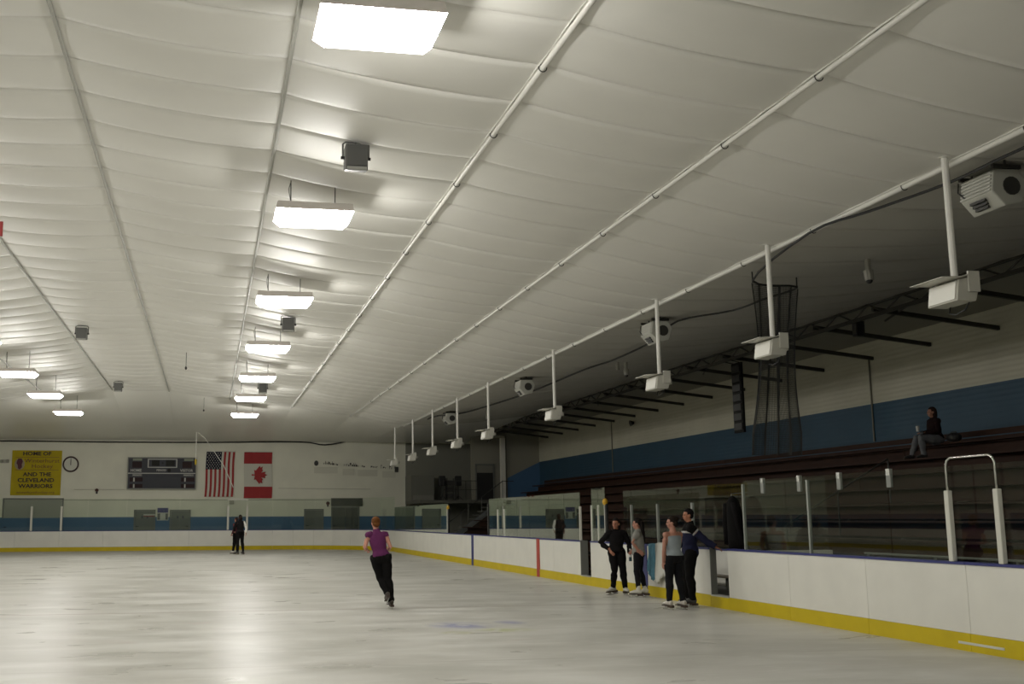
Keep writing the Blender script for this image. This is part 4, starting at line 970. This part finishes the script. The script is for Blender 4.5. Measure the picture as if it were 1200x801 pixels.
    hm.tube([(0, .082, .012), (0, .108, -.028), (0, .086, -.038)], [.010, .016, .010], 8); hm.ell((0, .080, .028), (.050, .016, .012), 10, 6)
    for sx in (-1, 1): hm.ell((sx*.077, -.008, -.008), (.012, .022, .032), 8, 8); hm.ell((sx*.040, .055, -.028), (.024, .024, .024), 8, 6)
    hm.ell((0, .079, -.058), (.024, .010, .007), 8, 6); hm.ell((0, .077, -.071), (.022, .010, .007), 8, 6)
    mb.add([HP(*v) for v in hm.v], hm.f); bone('head', hd-np.array([0, 0, .05]), hd+np.array([0, 0, .05]), .09)
    me = remesh(mb, vox); me.name = 'body'; me.materials.clear()
    me.materials.append(mat('skin_%02d%02d' % (int(skin[0]*100), int(skin[2]*100)), skin, .55, noise=.08, nscale=14))
    body = inst(me, 'body', t)
    ey = MB()
    for sx in (-1, 1): ey.ell((sx*.030, .076, .006), (.012, .009, .007), 8, 6)
    ey.v = [HP(*v) for v in ey.v]; inst(ey.mesh('eyes', mat('eye_dark', (.03, .02, .015), .2)), 'eyes', body)
    mo = MB(); mo.ell((0, .090, -.064), (.020, .004, .007), 8, 6); mo.v = [HP(*v) for v in mo.v]; inst(mo.mesh('mouth', mat('lip', (.30, .10, .08), .5)), 'mouth', body)
    # clothing shells grown from the body surface
    P = np.zeros(len(me.vertices)*3); me.vertices.foreach_get('co', P); P = P.reshape(-1, 3)
    NN = np.zeros(len(me.vertices)*3); me.vertices.foreach_get('normal', NN); NN = NN.reshape(-1, 3)
    D = []; T = []
    for nm, a, b, r in bones:
        d, tt = seg_dist(P, a, b); D.append(d/r if nm not in ('torso',) else d/.135); T.append(tt)
    lab = np.argmin(np.array(D), axis=0); T = np.array(T)[lab, np.arange(len(P))]; names = np.array([b[0] for b in bones])[lab]
    faces = [tuple(p.vertices) for p in me.polygons]
    hz = hp[2]
    for nm, cover, thick, m_ in clothes:
        sel = np.zeros(len(P), bool)
        for key, (lo, hi) in cover.items():
            for bn in ([key] if key in ('torso', 'neck', 'head') else ([key] if key[-1] in 'LR' else [key+'L', key+'R'])):
                sel |= (names == bn) & (T >= lo) & (T <= hi)
        fsel = [f for f in faces if sel[list(f)].all()]
        if not fsel: continue
        used = sorted({v for f in fsel for v in f}); ix = {v: i for i, v in enumerate(used)}
        V = P[used]; Nn = NN[used]
        wr_ = .25*thick*np.sin(V[:, 2]*30+V[:, 0]*22)*np.sin(V[:, 1]*25+V[:, 2]*9)
        vo = V+Nn*(thick+wr_)[:, None]
        vs = [tuple(v) for v in vo]; fs = [tuple(ix[v] for v in f) for f in fsel]
        # hem: turn open edges back to the body
        ec = {}
        for f in fs:
            for a, b in zip(f, f[1:]+f[:1]): ec.setdefault((min(a, b), max(a, b)), []).append((a, b))
        inner = {}
        for e_, l_ in ec.items():
            if len(l_) == 1:
                a, b = l_[0]
                for q in (a, b):
                    if q not in inner: inner[q] = len(vs); vs.append(tuple(V[q]-Nn[q]*.003))
                fs.append((b, a, inner[a], inner[b]))
        cm = bpy.data.meshes.new(nm); cm.from_pydata(vs, [], fs); cm.materials.append(m_); cm.polygons.foreach_set('use_smooth', [True]*len(cm.polygons)); cm.update()
        inst(cm, nm, t)
    # hair
    if hair:
        hc, style = hair; hmat = mat('hair_%02d%02d' % (int(hc[0]*100), int(hc[1]*100)), hc, .75, spec=.12, noise=.3, nscale=40)
        h = MB(); h.ell((0, -.022, .046), (.085, .098, .092), 20, 12)
        if style == 'long':
            h.tube([(0, -.07, .08), (0, -.105, .0), (0, -.115, -.12), (.0, -.13, -.26), (.0, -.13, -.38), (0, -.125, -.46)], [.06, .082, .085, .078, .06, .025], 14, ry=[.05, .05, .045, .04, .035, .015], ref=(0,1,0))
        elif style == 'tail':
            h.tube([(0, -.09, .07), (0, -.135, .05), (0, -.15, -.04), (0, -.14, -.15), (0, -.13, -.25)], [.025, .03, .035, .03, .01], 10, ref=(0,1,0))
        elif style == 'bun':
            h.ell((0, -.095, .075), (.045, .04, .045), 12, 8); h.ell((0, -.06, -.01), (.075, .06, .06), 14, 8)
        elif style == 'bob':
            h.tube([(0, -.04, .06), (0, -.06, -.02), (0, -.06, -.10), (0, -.055, -.15)], [.088, .092, .088, .06], 16, ry=[.08, .07, .065, .04], ref=(0,1,0))
        else: h.ell((0, -.05, .0), (.080, .062, .07), 14, 8)
        # trim the fringe so the face stays free
        h.v = [HP(x, min(y, .072 if z > .05 else .03), z) for x, y, z in h.v]
        hme = h.mesh('hair', hmat); hme.polygons.foreach_set('use_smooth', [True]*len(hme.polygons)); inst(hme, 'hair', t)
    # footwear
    for s in 'LR':
        an = J['an'+s]; td = np.array(J.get('toe'+s, fw), float); td[2] = td[2]*1.0; td /= np.linalg.norm(td)
        legd = J['an'+s]-J['kn'+s]; legd /= np.linalg.norm(legd)
        upv = np.cross(np.cross(td, -legd), td); upv = np.array([0, 0, 1.])-td*td[2]; upv /= np.linalg.norm(upv); rt = np.cross(td, upv)
        sk = bpy.data.objects.new('skate' if skates else 'shoe', None); C.objects.link(sk); sk.parent = t
        col = skates or (.03, .03, .03)
        bm2 = mat('boot_%02d%02d' % (int(col[0]*100), int(col[2]*100)), col, .4)
        heel = an-upv*.075-td*.05
        b = MB(); b.tube([an-legd*.10, an-legd*.02, an-upv*.035-td*.005], [.052, .050, .052], 12); b.tube([heel+upv*.03-td*.015, heel+upv*.045+td*.03, heel+upv*.038+td*.13, heel+upv*.028+td*.20, heel+upv*.024+td*.245], [.036, .044, .047, .044, .022], 12, ref=tuple(upv), ry=[.045, .052, .038, .028, .016])
        me2 = remesh(b, .009, 4); me2.name = 'boot'; me2.materials.clear(); me2.materials.append(bm2); inst(me2, 'boot', sk)
        b = MB()
        def BX_(c0, c1, w_, z0, z1):
            p = [heel+td*c0, heel+td*c1]; q = []
            for zz in (z0, z1):
                q += [p[0]-rt*w_+upv*zz, p[1]-rt*w_+upv*zz, p[1]+rt*w_+upv*zz, p[0]+rt*w_+upv*zz]
            return q
        b.hexa(BX_(-.045, .075, .032, -.045 if skates else -.02, .0)); b.hexa(BX_(.075, .25, .034, -.018, .0)); inst(b.mesh('sole', mat('boot_sole', (.05, .03, .02), .5)), 'sole', sk)
        if skates:
            b = MB(); b.hexa(BX_(-.065, .265, .003, -.085, -.06)); b.hexa(BX_(-.03, .05, .005, -.065, -.04)); b.hexa(BX_(.12, .2, .005, -.065, -.015)); inst(b.mesh('blade', mat('blade_steel', (.6, .6, .58), .25, metal=1)), 'blade', sk)
            b = MB()
            for q in range(4): b.tube([heel+td*(.07+.03*q)+upv*(.085-.004*q)-rt*.03, heel+td*(.07+.03*q)+upv*(.09-.004*q)+rt*.03], .004, 5)
            inst(b.mesh('laces', mat('lace_white', (.6, .6, .56), .7)), 'laces', sk)
    return t
def std(H=1.68, blade=.08):
    """neutral standing joints; ankles carry the skate height"""
    k = H/1.68; z0 = .10+blade
    return dict(hip=(0, 0, z0+.83*k), chest=(0, 0, z0+1.10*k), neck=(0, -.01, z0+1.33*k), head=(0, .015, z0+1.475*k),
        shL=(-.175*k, 0, z0+1.26*k), shR=(.175*k, 0, z0+1.26*k), elL=(-.24*k, -.02, z0+.98*k), elR=(.24*k, -.02, z0+.98*k), wrL=(-.25*k, .05, z0+.74*k), wrR=(.25*k, .05, z0+.74*k),
        hpL=(-.09*k, 0, z0+.80*k), hpR=(.09*k, 0, z0+.80*k), knL=(-.10*k, .02, z0+.40*k), knR=(.10*k, .02, z0+.40*k), anL=(-.10*k, -.01, z0), anR=(.10*k, -.01, z0))
FULL = {'torso': (0, 1), 'uarm': (0, 1), 'farm': (0, .97)}
TROU = {'torso': (0, .16), 'thigh': (0, 1), 'shin': (0, 1)}
C_black = mat('cloth_black', (.006, .0055, .0055), .9, spec=.15); C_black2 = mat('cloth_charcoal', (.009, .008, .0085), .9, spec=.15)
C_legg = mat('leggings_black', (.006, .006, .008), .8, spec=.2)
C_purple = mat('cloth_purple', (.115, .026, .090), .9, spec=.15, noise=.1); C_greyT = mat('cloth_grey_tee', (.24, .235, .21), .85, noise=.1)
C_tank = mat('cloth_blue_grey', (.27, .31, .33), .8, noise=.08); C_navy = mat('cloth_navy', (.014, .016, .045), .85, spec=.2); C_whitest = mat('cloth_white_stripe', (.45, .44, .42), .7)
C_maroon = mat('cloth_maroon', (.085, .015, .022), .8); C_jean = mat('cloth_jeans', (.15, .155, .165), .9, spec=.2, noise=.15); C_dkmar = mat('cloth_dark_maroon', (.014, .006, .006), .9, spec=.2)
C_white = mat('cloth_white', (.62, .61, .57), .8)

# woman in black, hand on hip, facing the camera
j = std(1.60); j.update(elR=(.36, -.10, 1.16), wrR=(.17, .02, 1.03), elL=(-.28, -.03, 1.15), wrL=(-.28, .10, .94), knL=(-.12, .06, .57), anL=(-.16, .04, .18), knR=(.06, .06, .57), anR=(.10, -.10, .19), toeR=(.75, .55, -.12), toeL=(-.3, 1, 0), hip=(.02, -.02, .99), chest=(-.01, 0, 1.24))
p = make_person('woman in black with a hand on her hip, standing against the boards', (9.02, 23.95, -.019), math.radians(162), j,
    [('trousers', TROU, .022, C_black), ('jacket', {'torso': (.05, 1), 'uarm': (0, 1), 'farm': (0, .97), 'neck': (0, .45)}, .022, C_black2)], skin=(.40, .17, .10), hair=((.012, .010, .010), 'bob'), skates=(.55, .53, .48), head_turn=math.radians(-25), hand_dir={'R': (-.5, .5, -.6)})
# bottle in her hand
bt = thing('drink_bottle', 'small dark bottle with a white label held by the woman in black', 'bottle', (9.24, 23.70, .87))
k = MB(); k.tube([(0, 0, -.12), (0, 0, .05), (0, 0, .08), (0, 0, .12)], [.032, .032, .014, .014], 12); inst(k.mesh('flask', mat('bottle_teal', (.02, .06, .07), .3)), 'flask', bt)
k = MB(); k.tube([(0, 0, -.03), (0, 0, .03)], .034, 12); inst(k.mesh('label_band', C_white), 'label_band', bt); k = MB(); k.tube([(0, 0, .12), (0, 0, .15)], .017, 10); inst(k.mesh('cap', C_white), 'cap', bt)

# girl in grey t-shirt, long dark hair, facing left
j = std(1.60); j.update(elL=(-.24, .10, 1.19), wrL=(-.17, -.02, 1.02), elR=(.22, .02, 1.17), wrR=(.10, .14, 1.02), knL=(-.08, .05, .58), knR=(.10, .0, .58), anL=(-.09, .02, .18), anR=(.12, -.10, .18))
make_person('girl in a grey t-shirt and black leggings with long dark hair', (9.22, 23.15, -.019), math.radians(62), j,
    [('leggings', TROU, .012, C_legg), ('t_shirt', {'torso': (.02, 1), 'uarm': (0, .62)}, .022, C_greyT)], skin=(.42, .20, .14), hair=((.012, .009, .008), 'long'), skates=(.62, .60, .54), hand_dir={'L': (.2, -.5, -.5)})

# woman in pale tank top, back to the camera
j = std(1.64); j.update(elL=(-.21, .0, 1.16), wrL=(-.20, .06, .90), elR=(.20, .08, 1.18), wrR=(.10, .26, 1.08), knR=(.10, .0, .58), anR=(.13, -.06, .18), knL=(-.08, .06, .58), anL=(-.12, .02, .18), hip=(0, -.02, 1.0))
make_person('woman in a pale blue-grey tank top and black trousers, back to the camera', (8.64, 19.95, -.019), math.radians(14), j,
    [('trousers', TROU, .02, C_legg), ('tank_top', {'torso': (.05, .93)}, .014, C_tank)], skin=(.42, .20, .14), hair=((.020, .013, .009), 'bun'), skates=(.60, .56, .50), head_turn=math.radians(50))

# man in navy jacket leaning on the boards
j = std(1.80); j.update(elL=(-.20, -.30, 1.25), wrL=(-.22, -.46, 1.16), elR=(.26, .08, 1.26), wrR=(.16, .28, 1.12), knL=(-.10, .04, .60), anL=(-.13, .0, .18), knR=(.10, .08, .6), anR=(.13, .06, .18))
pm_ = make_person('man in a navy and black jacket resting one arm on the boards', (9.20, 20.45, -.019), math.radians(72), j,
    [('trousers', TROU, .028, C_black), ('jacket', {'torso': (.03, .80), 'farm': (0, .96), 'uarm': (.35, 1)}, .030, C_navy), ('jacket_yoke', {'torso': (.86, 1), 'uarm': (0, .28), 'neck': (0, .5)}, .032, C_black), ('jacket_stripe', {'torso': (.79, .87), 'uarm': (.27, .36)}, .034, C_whitest)],
    skin=(.42, .18, .10), hair=((.012, .010, .008), 'short'), skates=(.05, .05, .05), fem=False, head_turn=math.radians(12), hand_dir={'L': (.1, -.5, -.25)}, build=1.05)

# purple skater gliding away
j = std(1.60); j.update(hip=(-.08, 0, 1.0), chest=(-.13, .03, 1.26), neck=(-.16, .05, 1.49), head=(-.17, .07, 1.63), shL=(-.325, .03, 1.42), shR=(.02, .05, 1.42), elL=(-.395, .02, 1.17), elR=(.115, .0, 1.17), wrL=(-.29, .24, 1.12), wrR=(.07, .22, 1.10),
    hpL=(-.17, 0, .97), hpR=(.01, 0, .97), knL=(-.06, .10, .60), knR=(.06, .02, .57), anL=(.02, -.10, .32), anR=(.12, -.02, .18), toeL=(.1, 1, -.45))
make_person('skater in a purple top and black trousers gliding away alone on the ice', (3.36, 21.4, -.019), math.radians(6), j,
    [('trousers', TROU, .03, C_black), ('top', {'torso': (.03, 1), 'uarm': (0, .2)}, .013, C_purple)], skin=(.55, .26, .19), hair=((.13, .05, .014), 'bun'), skates=(.06, .05, .04))

# couple far away
j = std(1.86); j.update(elL=(-.28, .10, 1.28), wrL=(-.16, .28, 1.16), elR=(.27, -.12, 1.28), wrR=(.22, -.20, 1.05), knR=(.12, .0, .63), anR=(.16, -.06, .18))
make_person('skater with a white sleeve and dark trousers, right one of the far pair', (1.53, 55.4, -.019), math.radians(25), j,
    [('trousers', TROU, .026, C_black), ('vest', {'torso': (.03, 1), 'neck': (0, .4)}, .026, C_black2), ('white_sleeve', {'uarmR': (0, 1), 'farmR': (0, .95)}, .022, C_white), ('dark_sleeve', {'uarmL': (0, 1), 'farmL': (0, .95)}, .022, C_black2)], skin=(.42, .22, .15), hair=((.02, .012, .012), 'bob'), skates=(.04, .04, .04), fem=False, vox=.014)
j = std(1.72); j.update(elR=(.28, .08, 1.22), wrR=(.30, .22, 1.16), elL=(-.27, -.05, 1.22), wrL=(-.22, .10, 1.02), knL=(-.08, .06, .58), anL=(-.10, .10, .18))
make_person('skater in a maroon top facing left, left one of the far pair', (1.36, 55.9, -.019), math.radians(55), j,
    [('trousers', TROU, .02, C_black), ('top', FULL, .022, C_maroon)], skin=(.48, .24, .17), hair=((.03, .015, .012), 'short'), skates=(.55, .54, .48), vox=.014)

# seated spectator
sx_, sz_ = 17.05, 3.42
j = dict(hip=(0, -.02, .10), chest=(0, .03, .38), neck=(0, .04, .60), head=(0, .07, .745), shL=(-.18, .03, .53), shR=(.18, .03, .53), elL=(-.24, .06, .27), elR=(.24, .06, .27), wrL=(-.08, .30, .26), wrR=(.08, .30, .26),
    hpL=(-.09, 0, .10), hpR=(.09, 0, .10), knL=(-.12, .44, .13), knR=(.12, .44, .13), anL=(-.13, .38, -.27), anR=(.12, .56, -.27))
make_person('spectator in a dark top and pale jeans sitting on the top bleacher row', (sx_, 23.7, sz_), math.radians(80), j,
    [('jeans', TROU, .026, C_jean), ('sweater', {'torso': (.04, 1), 'uarm': (0, 1), 'farm': (0, .95), 'neck': (0, .3)}, .026, C_dkmar)], skin=(.35, .17, .11), hair=((.03, .018, .012), 'bob'), skates=None, vox=.012)
pc = thing('paper_cup', 'small white cup held by the seated spectator', 'cup', (sx_-.42, 23.78, sz_+.29)); k = MB(); k.tube([(0, 0, 0), (0, 0, .12)], [.032, .042], 12); inst(k.mesh('cup', C_white), 'cup', pc); k = MB(); k.tube([(0, 0, .12), (0, 0, .13)], [.044, .04], 12); inst(k.mesh('lid', C_white), 'lid', pc)
bg = thing('shoulder_bag', 'black bag lying on the bleacher behind the seated spectator', 'bag', (17.15, 23.2, 3.42)); k = MB(); k.ell((0, 0, .11), (.14, .22, .115), 14, 8); inst(k.mesh('pouch', M_black), 'pouch', bg); k = MB(); k.tube([(0, -.18, .12), (0, -.08, .24), (0, .08, .24), (0, .18, .12)], .012, 6); inst(k.mesh('strap', M_black), 'strap', bg)

# ================================================================== TOWELS AND COAT
def drape(name, label, y0, y1, ztop, zin, zout, m_, seed, x=XR, dx=0):
    """cloth hung over the cap rail: ice side from ztop down to zin, bench side to zout"""
    t = thing(name, label, 'towel', (x, (y0+y1)/2, ztop), 'towels on the boards'); r_ = random.Random(seed); n = 12; prof = []
    for f in np.linspace(1, 0, 10): prof.append((x-.03-dx-.012*f, zin+(ztop-zin)*(1-f)))
    prof += [(x-.03-dx, ztop+.012), (x+.02, ztop+.02+dx), (x+.09, ztop+.02+dx), (x+.15+dx, ztop+.008)]
    for f in np.linspace(0, 1, 5): prof.append((x+.155+dx, ztop-(ztop-zout)*f))
    vs = []; m2 = len(prof)
    for i in range(n+1):
        u = i/n; y = y0+(y1-y0)*u; wv = .035*math.sin(u*14+seed); hem = .10*math.sin(u*5+seed*1.7)
        for q, (a, b) in enumerate(prof):
            fr = max(0, 1-(q/9)) if q < 10 else 0
            sl = (y1-y0)*.12*fr*math.sin(seed)
            vs.append((a-abs(wv)*(1 if q < 10 else 0)*fr*2, y+sl+.02*math.sin(q+i), b+hem*fr if q < 10 else b))
    fs = [(i*m2+q, i*m2+q+1, (i+1)*m2+q+1, (i+1)*m2+q) for i in range(n) for q in range(m2-1)]
    k = MB(); k.add(vs, fs); o = k.build('cloth', m_, t, smooth=True); s_ = o.modifiers.new('solid', 'SOLIDIFY'); s_.thickness = .008; s_.offset = 1
    return t
drape('towel', 'light blue towel hanging over the boards between the two women', 22.92, 23.40, 1.12, .45, .8, mat('towel_blue', (.12, .30, .40), .9, noise=.2, nscale=10), 2)
drape('towel', 'white towel hanging over the boards next to the blue one', 22.42, 23.0, 1.13, .40, .8, mat('towel_white', (.62, .62, .57), .9), 4, dx=.012)
t = thing('coat', 'long black coat hanging behind the bench beside the near glass', 'coat', (11.12, 22.5, 1.0))
P0 = at_x(857, 583, 11.12); yc_ = P0[1]; zt = P0[2]
k = MB(); prof = [(0, .08, .06), (.08, .16, .12), (.30, .20, .15), (.60, .23, .17), (.9, .26, .19), (1.12, .28, .20)]
k.tube([(11.12, yc_-.05*q, zt-a) for q, (a, b, c) in enumerate(prof)], [b for a, b, c in prof], 16, ref=(1,0,0), ry=[c for a, b, c in prof]); k.build('coat_body', C_black, t, smooth=True)
for s_ in (-1, 1):
    k = MB(); k.tube([(11.08, yc_+s_*.16, zt-.12), (11.08, yc_+s_*.28-.05, zt-.5), (11.08, yc_+s_*.34-.12, zt-1.0)], [.07, .075, .06], 10); k.build('sleeve', C_black2, t, smooth=True)
k = MB(); k.tube([(11.12, yc_, zt), (11.12, yc_, zt+.08), (11.50, yc_, zt+.12)], .008, 6); k.build('hanger_hook', M_alu, t)
